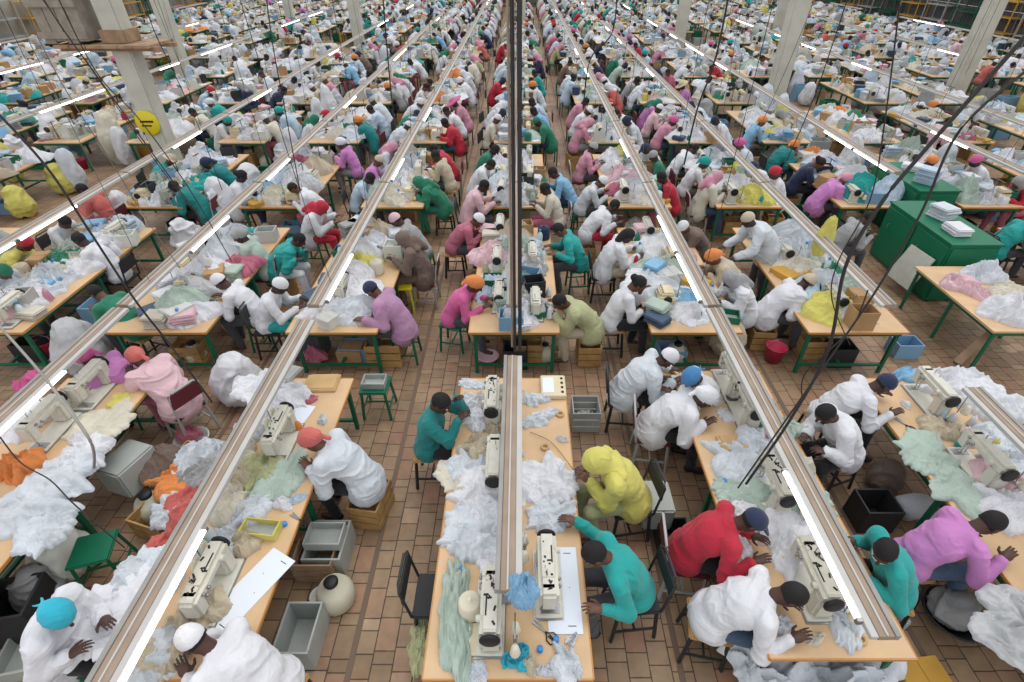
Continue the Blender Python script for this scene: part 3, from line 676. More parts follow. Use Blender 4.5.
for q in (-1, 1): sb.bar((0, 0, .006), (q*.012, .09, .006), .010, 0, .004)
hb = MB()
for q in (-1, 1): hb.tube([(0, 0, .006), (q*.008, -.02, .006), (q*.03, -.04, .006), (q*.032, -.07, .006), (q*.015, -.085, .006), (q*.004, -.06, .006), (q*.006, -.03, .006)], .004, 6)
tmpl('scissors', 'scissors', 'scissors', [part('blade', sb, M['steel']), part('handle', hb, M['black'])])
bo = MB(); bo.lathe([(0, 0), (.018, 0), (.018, .004), (.008, .005), (.008, .02), (.018, .021), (.018, .025), (0, .025)], 12); tmpl('bobbin', 'thread_spool', 'spool', [part('spool', bo, M['blue'])])
tp_ = MB(); tp_.lathe([(.02, 0), (.035, 0), (.035, .02), (.02, .02), (.02, 0)], 16); tmpl('tape', 'tape_roll', 'tape', [part('ring', tp_, M['kraft'])])
# fabric roll
b = MB(); b.cyl((0, -.4, .07), (0, .4, .07), .07, None, 20); tmpl('roll', 'fabric_roll', 'fabric roll', [part('cloth', b, CL['cream'])])
# light rail: along +Y from 0 to L, lamp side +1/-1
def rail_meshes(L, side):
    P = []; d = MB(); d.box((0, L/2, 0), (.10, L, .05), 0, .004); P.append(('duct', d.mesh('duct', M['duct'])))
    c = MB(); c.box((-side*.07, L/2, .004), (.035, L, .055), 0, .003); P.append(('grey_channel', c.mesh('grey_channel', M['duct2'])))
    g = MB(); g.box((-side*.001, L/2, .028), (.012, L-.01, .008)); P.append(('groove_strip', g.mesh('groove_strip', M['tin'])))
    f = MB(); f.box((side*.075, L/2, .0), (.05, L, .04), 0, .004); P.append(('lamp_channel', f.mesh('lamp_channel', M['tin'] if side < 2 else M['duct'])))
    return P
# shelving rack, cabinet
def rack(w, d, h, n, m):
    P = []
    for x in (-1, 1):
        for y in (-1, 1):
            q = MB(); q.box((x*(w/2-.02), y*(d/2-.02), h/2), (.04, .04, h)); P.append(('post', q.mesh('post', m), None))
    for i in range(n):
        q = MB(); q.box((0, 0, .12+i*(h-.16)/(n-1)), (w, d, .025)); P.append(('shelf', q.mesh('shelf', m), None))
    return P
tmpl('rack', 'storage_rack', 'rack', rack(1.6, .6, 1.5, 4, M['metalgrey'])); tmpl('rack_wood', 'storage_rack', 'rack', rack(1.6, .6, 1.4, 4, M['orange_box'])); tmpl('rack_green', 'storage_rack', 'rack', rack(1.6, .6, 1.4, 4, M['green']))
# ------------------------------------------------------------------ layout helpers and words
PITCH = 4.03; Y1 = 1.47
ORD = ['first', 'second', 'third', 'fourth', 'fifth', 'sixth', 'seventh', 'eighth', 'ninth', 'tenth', 'eleventh', 'twelfth', 'thirteenth', 'fourteenth', 'fifteenth', 'sixteenth', 'seventeenth', 'eighteenth', 'nineteenth', 'twentieth', 'last', 'last']
ROWX = {0: -.09, 1: 2.29, 2: 4.40, -1: -2.47, -2: -4.75}
for i in range(3, 22): ROWX[i] = 4.40+2.32*(i-2); ROWX[-i] = -4.75-2.32*(i-2)
def roww(r): return 'centre row' if r == 0 else '%s %s-side row' % (ORD[abs(r)-1], 'right' if r > 0 else 'left')
def tabw(b): return '%s table' % ORD[b]
def width(r, b): return ('tw', 1.18) if r == 0 else (('tn', 1.04) if (abs(r) == 1 and b == 0) or b == 0 and abs(r) == 2 else ('tx', 1.3) if abs(r) == 2 else ('tw', 1.18))
def posw(r, x, b, y):
    """words for a spot on a table: end and side"""
    f = (y-(Y1+b*PITCH))/BL; e = 'front end' if f < .34 else ('middle' if f < .67 else 'back end'); s = 'left-side edge' if x < ROWX[r]-.22 else ('right-side edge' if x > ROWX[r]+.22 else 'centre line')
    return '%s and %s of %s, %s' % (e, s, tabw(b), roww(r))
EXTRA = ['slightly nearer the camera', 'further along', 'pressed against its neighbour', 'turned a little']
def uniq(label, group, nlim=16):
    """the label, or the label with a shared group when nothing tells the things apart"""
    return label
QUEUE = {}
def queue(kind, dist, fn, low): QUEUE.setdefault(kind, []).append((dist, fn, low))
# ------------------------------------------------------------------ the setting
def struct(name, mb, m, loc=None):
    o = bpy.data.objects.new(name, mb.mesh(name, m)); C.objects.link(o); o['kind'] = 'structure'
    if loc: o.location = loc
    return o
XW, YW = 26.0, 58.0
mb = MB(); mb.box((0, 28, -.1), (2*XW+.4, 62, .2)); struct('floor', mb, floor_mat())
mb = MB()
for i in range(9): mb.box((0, 0, .45+i*.9), (.3, 62, .86), 0, .01)
struct('wall_right', mb, M['corr'], (XW+.05, 28, 0)); 
mb = MB(); mb.box((-XW-.1, 28, 3.5), (.2, 62, 7)); struct('wall_left', mb, M['wall'])
mb = MB(); mb.box((0, YW+.1, 3.5), (2*XW, .2, 7)); struct('wall_back', mb, M['wall'])
# floor slots that run beside the aisles
for n, x in enumerate((-1.42, 1.32, -3.66, 3.4)):
    mb = MB(); mb.box((x, 26, .003), (.05, 58, .006), 0, .002); struct('trim_%d' % (n+1), mb, mat('slot_strip', (112, 92, 76), .6, .1))
# columns
def column(x, y, w, label, capital=False):
    r = empty('concrete_column', (x, y, 0)); r['kind'] = 'structure'; 
    s = MB(); s.box((0, 0, 3.6), (w, w, 7.2), 0, .03); child('shaft', s.mesh('shaft', M['conc']), r)
    if capital:
        c = MB()
        for i in range(6): c.box((-1.0+i*.33, 0, 3.05), (.31, 1.0, .06), 0, .004, R.uniform(-.03, .03))
        c.box((-.1, -.3, 2.99), (2.1, .08, .08)); c.box((-.1, .3, 2.99), (2.1, .08, .08)); child('plank_platform', c.mesh('plank_platform', M['plank']), r)
        u = MB(); u.box((0, 0, 3.2), (w+.12, w+.12, .25), 0, .02); child('collar', u.mesh('collar', M['plank']), r)
for i, (x, y, w) in enumerate(((-8.5, 12.8, .42), (8.6, 19.2, .5), (-8.5, 31.5, .5), (8.3, 31.5, .5), (-14.5, 25, .5), (15.6, 20.5, .5), (0.1, 40, .4), (-15, 40, .5), (15.2, 36, .5))):
    column(x, y, w, None, i == 0)
# overhead plank hoist seen at the upper corner
# ------------------------------------------------------------------ near people, each placed by the head
cn = 0
def seat(kind, loc, rz, label):
    return place(kind, (loc[0], loc[1], 0), rz, label)
L_, R_ = -PI/2, PI/2     # sit at the left-hand side looking +X / at the right-hand side looking -X
near = []
def np_(px, py, rz, pose, label, seatk='stool_green', seatl=None, **kw):
    global cn
    cn += 1; o, loc = person_head_at(px, py, None, 'n%d' % cn, pose, rz, label=label, **kw); near.append(loc)
    if seatk: seat(seatk, loc, rz, seatl)
np_(441, 403, L_, dict(lean=12, hp=30, hy=-8, L=(-.08, .32, 1.12), R=(.1, .34, 1.0), curl=1.0, yaw=-10), 'man in teal sweatshirt holding his hands to his chin at the centre row', 'stool_wood', 'wooden stool under the teal-shirted man with hands to his chin', shirt='deep_teal', skin=0)
np_(597, 462, R_+.15, dict(lean=34, hp=40, loose=1, girth=1.06, L=(-.02, .42, .84), R=(.16, .40, .84)), 'worker in yellow hooded coat bent over the centre row table', 'chair_black', 'black chair under the yellow-hooded worker', shirt='yellow', trousers='olive', hair='hood', hairc='yellow', skin=1)
np_(595, 554, R_+.1, dict(lean=34, hp=42, hy=0, girth=1.08, L=(-.3, .36, .84), R=(.46, .42, .84)), 'man with shaved head in turquoise smock reaching across a paper pattern', 'chair_black', 'black chair under the man in turquoise smock', shirt='teal', trousers='charcoal', skin=1)
np_(668, 358, L_-.1, dict(lean=38, hp=40, girth=1.12, loose=1), 'worker in dotted white overall and white cap beside a hunched colleague', 'chair_black', 'dark chair under the worker in dotted white overall', shirt='white2', hair='cap', hairc='white')
np_(706, 398, L_-.15, dict(lean=44, hp=48, girth=1.05, loose=1, L=(-.16, .42, .83), R=(.2, .44, .83)), 'worker in white overall and white headscarf, chair with maroon seat', 'chair_maroon', 'grey framed chair with maroon seat under the white overall', shirt='white', hair='headscarf', hairc='white')
np_(692, 378, R_-.2, dict(lean=30, hp=50, hy=20, yaw=20), 'worker in white with bright blue cap facing the white-capped worker', None, shirt='white', hair='surgical_cap', hairc='blue')
np_(752, 521, L_-.12, dict(lean=38, hp=42, hy=-6, girth=1.08, L=(-.02, .46, .84), R=(.24, .42, .84)), 'man in red sweatshirt and navy peaked cap at a sewing machine', 'chair_maroon', 'grey framed chair with maroon seat under the man in red', shirt='red', trousers='black', hair='peaked_cap', hairc='navy')
np_(791, 595, L_-.2, dict(lean=42, hp=50, girth=1.12, L=(-.08, .44, .84), R=(.22, .46, .83)), 'man in white sweatshirt and jeans with cropped hair at a chipped machine', 'stool_wood', 'wooden stool under the man in white sweatshirt and jeans', shirt='white', trousers='denim')
np_(826, 414, R_+.35, dict(lean=34, hp=44, loose=1, yaw=-15), 'dark-haired worker in loose white smock beside the second white-shirted man', 'stool_wood', 'wooden stool under the dark-haired worker in loose white smock', shirt='white', hair='hair')
np_(884, 384, L_-.15, dict(lean=40, hp=40, girth=1.1, L=(-.16, .48, .82), R=(.2, .5, .82)), 'man in white sweatshirt and black knitted cap reaching to his machine', 'stool_wood', 'wooden stool under the man in black knitted cap', shirt='white', hair='cap', hairc='navy')
np_(885, 551, R_-.3, dict(lean=30, hp=40, hy=52, yaw=10, girth=1.06, L=(-.22, .3, .82), R=(.12, .36, .84)), 'man in turquoise sweatshirt with white mask under his chin', 'stool_wood', 'wooden stool under the masked man in turquoise', shirt='teal', mask='white')
np_(990, 523, L_+.05, dict(lean=42, hp=46, girth=1.0, L=(-.1, .44, .83), R=(.2, .5, .83)), 'man in lilac pink shirt with red cuffs, head bent low', 'stool_wood', 'wooden stool under the man in lilac pink shirt', shirt='lilac', trousers='denim')
np_(311, 441, R_-.15, dict(lean=42, hp=46, loose=1, L=(-.16, .42, .83), R=(.16, .42, .83)), 'woman in pale blue overall and red striped headscarf leaning on a cream machine', 'crate', 'wooden crate used as seat by woman in red striped headscarf', shirt='white2', trousers='black', hair='headscarf', hairc='coral', skin=1)
np_(137, 358, R_-.5, dict(lean=52, hp=44, loose=1, girth=1.1, L=(-.16, .46, .83), R=(.16, .44, .83)), 'woman in light pink coat and pink headscarf leaning onto the table', 'chair_maroon', 'chair under the woman in light pink coat', shirt='light_pink', trousers='rose', hair='headscarf', hairc='coral')
np_(86, 358, R_, dict(lean=46, hp=50), 'woman in magenta shirt behind the light pink coat', 'stool_green', 'green stool under the woman in magenta shirt', shirt='lilac', hair='headscarf', hairc='magenta')
np_(58, 615, L_+.1, dict(lean=24, hp=42, hy=-26, girth=1.1, loose=1, L=(-.04, .42, .88), R=(.2, .3, .86)), 'person in white sweatshirt with turquoise cap and blue patterned face mask', 'stool_green', 'green stool under the person in turquoise cap', shirt='white', hair='surgical_cap', hairc='turquoise', mask='blue')
np_(194, 640, R_-.25, dict(lean=44, hp=42, girth=1.18, L=(-.16, .44, .84), R=(.1, .5, .84)), 'man in white shirt and white skullcap with a broad back', 'stool_wood', 'wooden stool under the man in white skullcap', shirt='white', trousers='charcoal', hair='cap', hairc='white')
# second ring of tables
N2 = [
 (476, 285, L_-.2, 'magenta', 'charcoal', 'headscarf', 'orange', 'woman in hot pink shirt and orange headscarf', 0),
 (478, 220, L_, 'rose', 'charcoal', 'cap', 'white', 'worker in rose cardigan and white cap', 0),
 (484, 186, L_, 'light_pink', 'charcoal', 'hair', None, 'worker in faded pink and white shirt at the third centre table', 1),
 (560, 302, R_, 'olive', 'beige', 'hair', None, 'balding man in pale olive jacket', 1),
 (559, 230, R_+.1, 'teal', 'charcoal', 'hair', None, 'man in turquoise sweatshirt reaching to a green machine bed', 0),
 (545, 189, R_, 'cream', 'rose', 'hair', None, 'worker in cream shirt and rose trousers', 0),
 (553, 173, R_, 'sky', 'navy', 'hair', None, 'worker in bright blue shirt behind the cream shirt', 0),
 (638, 284, L_, 'white', 'black', 'bun', None, 'young man in white T-shirt with teal undersleeves', 0),
 (628, 236, L_, 'white', 'beige', 'long_hair', None, 'woman with black braids and white shirt', 1),
 (614, 206, L_, 'white', 'red', 'hair', None, 'worker in white shirt with red lap cloth', 0),
 (602, 182, L_, 'white2', 'charcoal', 'cap', 'white', 'worker in white with white cap at third table', 0),
 (593, 148, L_, 'pink', 'charcoal', 'cap', 'grey', 'worker in dusty pink shirt and grey cap', 0),
 (730, 280, R_+.2, 'white', 'pale_blue', 'hijab', 'grey', 'woman in white shirt and grey patterned headscarf', 1),
 (712, 258, R_, 'beige', 'charcoal', 'headscarf', 'orange', 'woman in beige with orange edged headscarf', 1),
 (748, 220, R_+.1, 'white2', 'charcoal', 'cap', 'beige', 'standing worker in pale overall and straw coloured cap', 1),
 (808, 282, L_-.1, 'white', 'charcoal', 'cap', 'beige', 'worker in sheer white coat and beige cap', 1),
 (372, 290, R_, 'purple', 'charcoal', 'cap', 'navy', 'woman in mauve shirt and navy headwrap', 1),
 (403, 240, R_, 'brown', 'brown', 'hijab', 'brown', 'woman wrapped in brown robe', 1),
 (396, 220, R_, 'grey', 'charcoal', 'cap', 'light_pink', 'worker in grey shirt and pink cap behind the brown robe', 0),
 (419, 183, R_, 'green', 'green', 'hijab', 'green', 'woman in emerald green veil', 1),
 (280, 286, L_, 'white', 'teal', 'cap', 'white', 'woman in white cardigan over teal with white cap', 0),
 (299, 240, L_, 'teal', 'white', 'hair', None, 'woman in teal vest and white apron', 1),
 (322, 208, L_, 'white', 'red', 'hijab', 'red', 'woman in red headscarf and white sari', 1),
 (239, 236, R_, 'mint', 'deep_teal', 'headscarf', 'grey', 'man in mint green shirt and grey headcloth', 0),
 (220, 282, R_, 'white', 'charcoal', 'cap', 'white', 'man in white shirt and white cap stretching his arms', 0),
 (97, 293, R_-.3, 'green', 'charcoal', 'hair', None, 'man in emerald shirt crouched by the long lamp', 0),
 (80, 240, R_, 'white', 'charcoal', 'hair', None, 'long haired man in white shirt bending over', 0),
 (26, 244, L_, 'yellow', 'charcoal', 'headscarf', 'red', 'woman in mustard shirt and red headscarf', 0),
 (4, 272, L_, 'white2', 'charcoal', 'cap', 'green', 'worker in white with a green cap', 0),
 (83, 190, R_, 'coral', 'rose', 'hair', None, 'worker in coral top with dark hair', 0),
 (868, 218, L_, 'grey', 'charcoal', 'hair', None, 'worker in grey and white shirt beside the green cabinet', 0),
 (846, 180, L_, 'lilac', 'charcoal', 'headscarf', 'pink', 'woman in bright pink cardigan near the green cabinet', 1),
]
VAR = [dict(lean=34, hp=38), dict(lean=42, hp=44, girth=.98), dict(lean=28, hp=34, L=(-.2, .44, .82), R=(.08, .5, .82)), dict(lean=46, hp=40, yaw=12, L=(-.1, .5, .82), R=(.22, .44, .82)),
       dict(lean=30, hp=46, yaw=-12, L=(-.24, .42, .82), R=(.1, .46, .82)), dict(lean=20, hp=30, hy=15, L=(-.12, .4, .86), R=(.12, .4, .86))]
SEATS = ['stool_green', 'stool_wood', 'chair_black', 'crate', 'stool_green', 'chair_maroon']
for i, (px, py, rz, sh, tr, hk, hc_, lb, loose) in enumerate(N2):
    v = dict(VAR[i % 6]); v['loose'] = loose; 
    if 'straw coloured' in lb: v.update(stand=1, lean=48, hp=30, L=(-.2, .6, .9), R=(.2, .6, .9))
    if 'T-shirt' in lb: v.update(lean=22, hp=44, L=(-.05, .36, 1.02), R=(.12, .42, .84), sleeve='push')
    o, loc = person_head_at(px, py, None, 'm%d_%d' % (i % 6, loose) if not v.get('stand') and 'T-shirt' not in lb else 'mx%d' % i, v, rz, lod=1, shirt=sh, trousers=tr, hair=hk, hairc=hc_, skin=i % 3, label=lb)
    near.append(loc)
    if not v.get('stand'):
        sk = SEATS[i % 6]; place(sk, (loc[0], loc[1], 0), rz, {'stool_green': 'green metal stool', 'stool_wood': 'stool with wooden seat', 'chair_black': 'black chair', 'crate': 'wooden crate seat', 'chair_maroon': 'maroon seated chair'}[sk]+' under the '+lb)
# ------------------------------------------------------------------ tables and rails
CABX = (6.45, 7.65); CAB = [(7.1, 7.4, 1.7, .78), (7.92, 9.6, 1.6, .76)]
def tables():
    out = []
    for r in range(-21, 22):
        for b in range(0, 13):
            x = ROWX[r]; y = Y1+b*PITCH
            if abs(x) > XW-1: continue
            pts = [(x+dx, y+dy, .75) for dx in (-.6, 0, .6) for dy in (0, 1.5, 3.1)]
            if not any(inview(p, 15) for p in pts): continue
            if r == 3 and b == 1: continue
            if any(abs(x-cx) < .95 and y-.3 < cy < y+BL+.3 for cx, cy in ((-8.5, 12.8), (8.6, 19.2), (-8.5, 31.5), (8.3, 31.5), (-14.5, 25), (15.6, 20.5), (.1, 40), (-15, 40), (15.2, 36))): continue
            out.append((r, b, x, y))
    return out
TB = tables()
DIST = lambda x, y, z=.8: (proj((x, y, z)) or (0, 0, 99))[2]
NT = []
for r, b, x, y in sorted(TB, key=lambda t: DIST(t[2], t[3]+1.5)):
    if r == 1 and b == 0: y += .13
    d = DIST(x, y+1.5); table(width(r, b)[0], x, y, 'long wooden topped work table with green frame, %s in %s' % (tabw(b), roww(r)), low=d > 13, group='long work tables in rows')
RAILZ = 1.32
RM = {}
tube = MB(); tube.tube([(0, 0, 0), (0, 1.18, 0)], .017, 10); TUBE = tube.mesh('tube', M['tube'])
ec = MB(); ec.box((0, -.012, 0), (.04, .03, .045), 0, .004); ENDC = ec.mesh('end_cap', M['steel'])
tl = MB(); tl.box((0, .59, 0), (.03, 1.18, .03)); T['tube'] = dict(name='fluorescent_lamp', cat='lamp', low=tl.mesh('fluorescent_lamp', M['tube']), parts=[])
def lamp(x, y, z, label, low):
    if low: o = bpy.data.objects.new('fluorescent_lamp', T['tube']['low']); C.objects.link(o); o.location = (x, y, z)
    else: o = empty('fluorescent_lamp', (x, y, z)); child('tube', TUBE, o); child('end_cap', ENDC, o); child('end_cap', ENDC, o, Matrix.Translation((0, 1.205, 0)))
    tag(o, label, 'lamp', 'long tube lamps along the light rails')
def rail(r, b, x, y, L, z, lamps=True):
    side = -1 if r > 0 else 1
    k = (round(L, 2), side)
    if k not in RM: RM[k] = rail_meshes(L, side)
    o = empty('light_rail', (x, y, z)); tag(o, 'brown and grey light rail above %s, %s' % (tabw(b), roww(r)), 'rail', 'light rails above the tables')
    d = DIST(x, y+1.5)
    for nm, me in RM[k][:4 if d < 16 else 4]: child(nm, me, o)
    if r == 0: return
    if b > 0 and random.Random(r*17+b*5).random() < .25: return
    for i in range(int((L-.1)//1.3)):
        yy = y+.12+i*1.27
        if b == 0 and (abs(r) == 1 and i > 0 or r == 2): continue
        if lamps and inview((x, yy+.6, z), 30) and not (random.Random(r*31+b*7+i*3).random() < (0 if d < 5 else .2 if d < 9 or abs(r) > 2 else .5)):
            queue('lamp', DIST(x, yy, z), lambda low, a=(x+side*.118, yy, z-.002), l='lit white tube lamp, %s along the rail above %s, %s' % (('first', 'second', 'third')[i], tabw(b), roww(r)): lamp(*a, l, low), d > 14)
rails_done = 0
for r, b, x, y in TB:
    z = RAILZ
    if abs(r) > 2 and (r % 2 == 0) and b > 2: continue
    if abs(r) >= 3: z = 1.5
    y0, L = (y-.25, 3.98) if b else (Y1+.02, 3.7)
    if r == 0 and b == 0: y0, L, z = 1.78, 2.5, 1.33
    if r == -1 and b == 0: y0, L = .95, 4.0
    if r == 2 and b == 0: y0, L = .9, 2.9
    if b > 7 and abs(r) > 1 and (r+b) % 3: continue
    rail(r, b, x, y0, L, z)
# ------------------------------------------------------------------ wires and cables
def curve(name, pts, r, m, label, cat='cable', group=None):
    mb = MB(); P = [Vector(p) for p in pts]; Q = []
    for i in range(len(P)-1):
        a, b_, c, d = P[max(i-1, 0)], P[i], P[i+1], P[min(i+2, len(P)-1)]
        for k in range(6):
            t = k/6; Q.append(.5*((2*b_)+(c-a)*t+(2*a-5*b_+4*c-d)*t*t+(3*b_-a-3*c+d)*t**3))
    Q.append(P[-1]); mb.tube(Q, r, 6)
    o = bpy.data.objects.new(name, mb.mesh(name, m)); C.objects.link(o); tag(o, label, cat, group); return o
rw = random.Random(3); nw = 0
for r, b, x, y in sorted(TB, key=lambda t: DIST(t[2], t[3])):
    if r == 0 and b == 0: continue
    for yy in (y+.3, y+2.6):
        d = DIST(x, yy, 1.3)
        if d > 20 or d < 6.2 or not inview((x, yy, 1.4), 0) or rw.random() < (.25 if d < 12 else .6): continue
        if nw > 110: break
        nw += 1; s = rw.uniform(-.35, .35); s2 = rw.uniform(-.3, .3)
        z0 = RAILZ if abs(r) < 3 else 1.5
        curve('hanging_wire', [(x+rw.uniform(-.04, .04), yy, z0), (x+s*.45+.02, yy+s2*.4, 3.2), (x+s, yy+s2, 6.9)], ( .0038 if d < 12 else .0055), M['wire'] if rw.random() < .45 else M['cable'],
              'thin dark wire holding the rail above %s of %s, %s' % ('front half' if yy < y+1 else 'back half', tabw(b), roww(r)), 'wire', 'wires holding the light rails')
def aty(px, py, Y):
    u, v = (px-PX)/F, (py-PY)/F; t = Y/(ct-v*st); return (u*t, Y, CH+t*(-st-v*ct))
def cab(pts, z0, r, label, m='cable', dy=0.0):
    Y = at(*pts[0], z0).y; curve('hanging_cable', [aty(px, py, Y+dy*i) for i, (px, py) in enumerate(pts)], r, M[m], label)
cab([(746, 484), (790, 420), (828, 350), (845, 268), (880, 205), (925, 150), (1040, 20)], 1.05, .011, 'thick black cable looping down to the third machine of the first right-side row')
cab([(738, 488), (800, 400), (870, 300), (920, 215), (960, 130), (1040, 60)], 1.05, .007, 'second black cable twisted beside the thick looping one')
cab([(850, 345), (832, 300), (838, 262), (870, 200), (885, 120), (905, -40)], 1.3, .006, 'black cable kinked above the rail before the green cabinet')
cab([(212, 402), (170, 345), (135, 300), (90, 232), (45, 165), (-20, 95)], 1.1, .009, 'thick black cable crossing the long lamp of the second left-side row')
cab([(180, 268), (150, 225), (110, 160), (60, 80), (5, -30)], 1.35, .005, 'thin dark cable behind the thick crossing cable', 'wire')
cab([(232, 262), (190, 190), (140, 120), (95, 70), (40, -40)], 1.35, .006, 'dark cable hanging beside the capped pillar')
cab([(205, 225), (150, 150), (100, 80), (60, 25), (20, -40)], 1.4, .008, 'dark cable of the bundle next to the capped pillar')
cab([(192, 210), (140, 140), (92, 70), (50, 10), (15, -40)], 1.4, .006, 'dark cable second in the bundle next to the capped pillar')
cab([(222, 190), (200, 130), (175, 75), (150, 20), (135, -40)], 1.4, .006, 'dark cable swinging between the lamps of the second left-side row')
cab([(684, 165), (697, 110), (712, 70), (722, 30), (735, -40)], 1.4, .016, 'thick black cable hanging over the yellow cloth table')
cab([(583, 110), (590, 60), (613, 30), (618, -40)], 1.4, .016, 'dark cable hanging by the white lamp over the first right-side row')
cab([(300, 190), (285, 110), (272, 40), (262, -40)], 1.4, .008, 'dark cable dropping behind the first left-side row')
cab([(395, 130), (388, 60), (380, -40)], 1.4, .014, 'dark cable near the rail of the first left-side row')
cab([(780, 175), (815, 95), (860, -40)], 1.5, .008, 'dark cable beside the big white pillar')
cab([(745, 160), (790, 60), (830, -40)], 1.5, .006, 'thin wire beside the big white pillar', 'wire')
cab([(802, 398), (806, 372), (850, 330), (868, 290)], 1.3, .006, 'short black lead hanging from the rail of the second table')
curve('conduit_pipe', [at(-8, 318, 1.5), at(40, 372, 1.5), at(80, 425, 1.42), at(93, 448, 1.2), at(94, 468, .77)], .013, M['duct2'], 'grey conduit pipe bent down to the machine table', 'pipe')
curve('power_lead', [at(-5, 430, 1.2), at(20, 462, .98), at(50, 480, .95), at(75, 505, .9), at(125, 548, .5)], .006, M['cable'], 'black lead trailing over the white cloth by the bent pipe')
curve('power_lead', [at(530, 432, .77), at(548, 440, .775), at(560, 452, .77), at(572, 468, .772), at(580, 476, .6)], .003, M['cable'], 'thin black lead running over the centre table to its edge')
# mast of pipes at the middle of the hall
def pole(x, y, r, m, label, z0=1.3): mb = MB(); mb.cyl((x, y, z0), (x, y, 7), r, None, 10); o = bpy.data.objects.new('vertical_pipe', mb.mesh('vertical_pipe', m)); C.objects.link(o); tag(o, label, 'pipe')
p0 = at(517, 362, 1.33); pole(p0.x-.025, p0.y+.25, .016, M['cable'], 'dark vertical pipe, thinner one of the pair over the centre row'); pole(p0.x+.03, p0.y+.22, .02, M['cable'], 'dark vertical pipe, thicker one of the pair over the centre row')
pole(p0.x-.055, p0.y+.3, .012, M['duct'], 'brown conduit beside the dark vertical pipes over the centre row')
# ------------------------------------------------------------------ green cabinets
def cabinet(x, y, L, w, label):
    o = empty('green_cabinet', (x, y, 0)); tag(o, label, 'cabinet')
    b = MB(); b.box((0, L/2, .52), (w, L, 1.0), 0, .006); child('body', b.mesh('body', M['dgreen']), o); b = MB(); b.box((0, L/2, 1.035), (w+.04, L+.04, .03), 0, .004); child('worktop', b.mesh('worktop', M['dgreen']), o)
    n = max(2, int(L/.8))
    for i in range(n):
        d = MB(); d.box((-w/2-.01, L*(i+.5)/n, .52), (.02, L/n-.04, .9), 0, .004); c = child('door', d.mesh('door', M['dgreen']), o)
        h = MB(); h.tube([(-w/2-.015, L*(i+.5)/n+.2, .6), (-w/2-.045, L*(i+.5)/n+.2, .6), (-w/2-.045, L*(i+.5)/n+.2, .72), (-w/2-.015, L*(i+.5)/n+.2, .72)], .006, 6); child('handle', h.mesh('handle', M['steel']), c)
    d = MB(); d.box((0, -.012, .52), (w-.06, .02, .9), 0, .004); child('end_panel', d.mesh('end_panel', M['dgreen']), o)
cabinet(*CAB[0], 'large green painted cabinet with doors, the nearer of two'); cabinet(*CAB[1], 'green painted cabinet behind the larger green one')
o = table('tw', 6.75, 5.52, 'short work table heaped with cloth before the large green cabinet', low=True); o.scale = (1, .55, 1)
for i, (x, y, s, c_) in enumerate(((6.6, 5.9, .9, 'white'), (6.9, 6.3, 1.0, 'cream'), (6.5, 6.6, .9, 'light_pink'), (7.0, 6.9, .8, 'white2'))): place('heap%d' % (i+2), (x, y, .751), i, '%s cloth heap on the short table before the green cabinet' % ('white', 'cream', 'pale pink', 'grey white')[i], None, CL[c_], (s, s, 1.1))
for i, (x, y, c_) in enumerate(((7.0, 7.8, 'white'), (7.15, 8.4, 'white2'), (7.85, 10.0, 'pale_blue'), (8.0, 10.7, 'white'))): place('stack%d' % (i % 3), (x, y, 1.052), .3*i, '%s on top of the %s green cabinet' % (('white folded bundle', 'grey white folded bundle')[i % 2], 'larger' if i < 2 else 'farther'), None, CL[c_], 1.2)
p = MB(); p.box((0, 0, .3), (.03, .55, .6), 0, .004); o = bpy.data.objects.new('board', p.mesh('board', mat('pale_board', (190, 190, 178), .8, var=.1))); C.objects.link(o); o.location = (6.42, 7.75, .16); o.rotation_euler = (0, .35, .1); tag(o, 'pale board leaning on the large green cabinet', 'board')
p = MB(); p.bar(at(957, 364, .08), at(1036, 296, .95), .11); o = bpy.data.objects.new('timber_plank', p.mesh('timber_plank', M['plank'])); C.objects.link(o); tag(o, 'light brown timber plank slanting beside the last rail end', 'plank')
p = MB()
for i in range(4): p.box((-9.72+i*.23, 12.75, 3.75+.04*(i % 2)), (.215, .7, 1.3), 0, .004)
p.box((-9.4, 12.38, 3.25), (1.0, .03, .12), 0); p.box((-9.4, 12.38, 3.8), (1.0, .03, .12), 0)
o = bpy.data.objects.new('plank_box', p.mesh('plank_box', mat('pale_planks', (150, 140, 128), .8, var=.2, scale=5))); C.objects.link(o); tag(o, 'pale plank box fixed high beside the pillar with platform', 'box')
p = MB(); p.lathe([(0, -.01), (.26, -.01), (.27, 0), (.26, .01), (0, .01)], 24, 0, (0, 0, 0), 'Y'); o = empty('yellow_sign', (-8.5, 12.52, 1.5)); tag(o, 'round yellow sign on the pillar with platform', 'sign'); child('plate', p.mesh('plate', M['yellow']), o); p = MB(); p.box((0, -.015, .03), (.3, .01, .04)); p.box((-.03, -.015, -.06), (.22, .01, .03)); child('lettering', p.mesh('lettering', M['chip']), o)
# ------------------------------------------------------------------ things on and under the nearest tables
TZ = .751
def put(key, px, py, rz=0, label=None, sc=None, col=None, z=TZ, tilt=None):
    p = at(px, py, z+.03 if key[:4] in ('mach', 'over') else z); p.z = z
    if key[:4] == 'mach' and sc is None: sc = 1.08 if py > 370 else .96
    return place(key, p, rz, label, None, CL[col] if col in CL else (M[col] if col else None), sc, tilt=tilt)
ML, MR = -PI/2, PI/2
put('machine_chip', 491, 616, ML, 'cream sewing machine with black chipped marks at near end of centre table, beside a cream cone'); put('machine_chip2', 548, 582, MR, 'cream sewing machine with oval badge before the turquoise-smocked man')
put('machine_chip2', 492, 410, ML, 'cream sewing machine in front of the teal-shirted man'); put('machine', 494, 474, ML, 'sewing machine half buried in white cloth on the centre table')
put('panel', 553, 389, 0, 'beige control panel with four dark buttons at far end of centre table', (1.4, 1.25, 1))
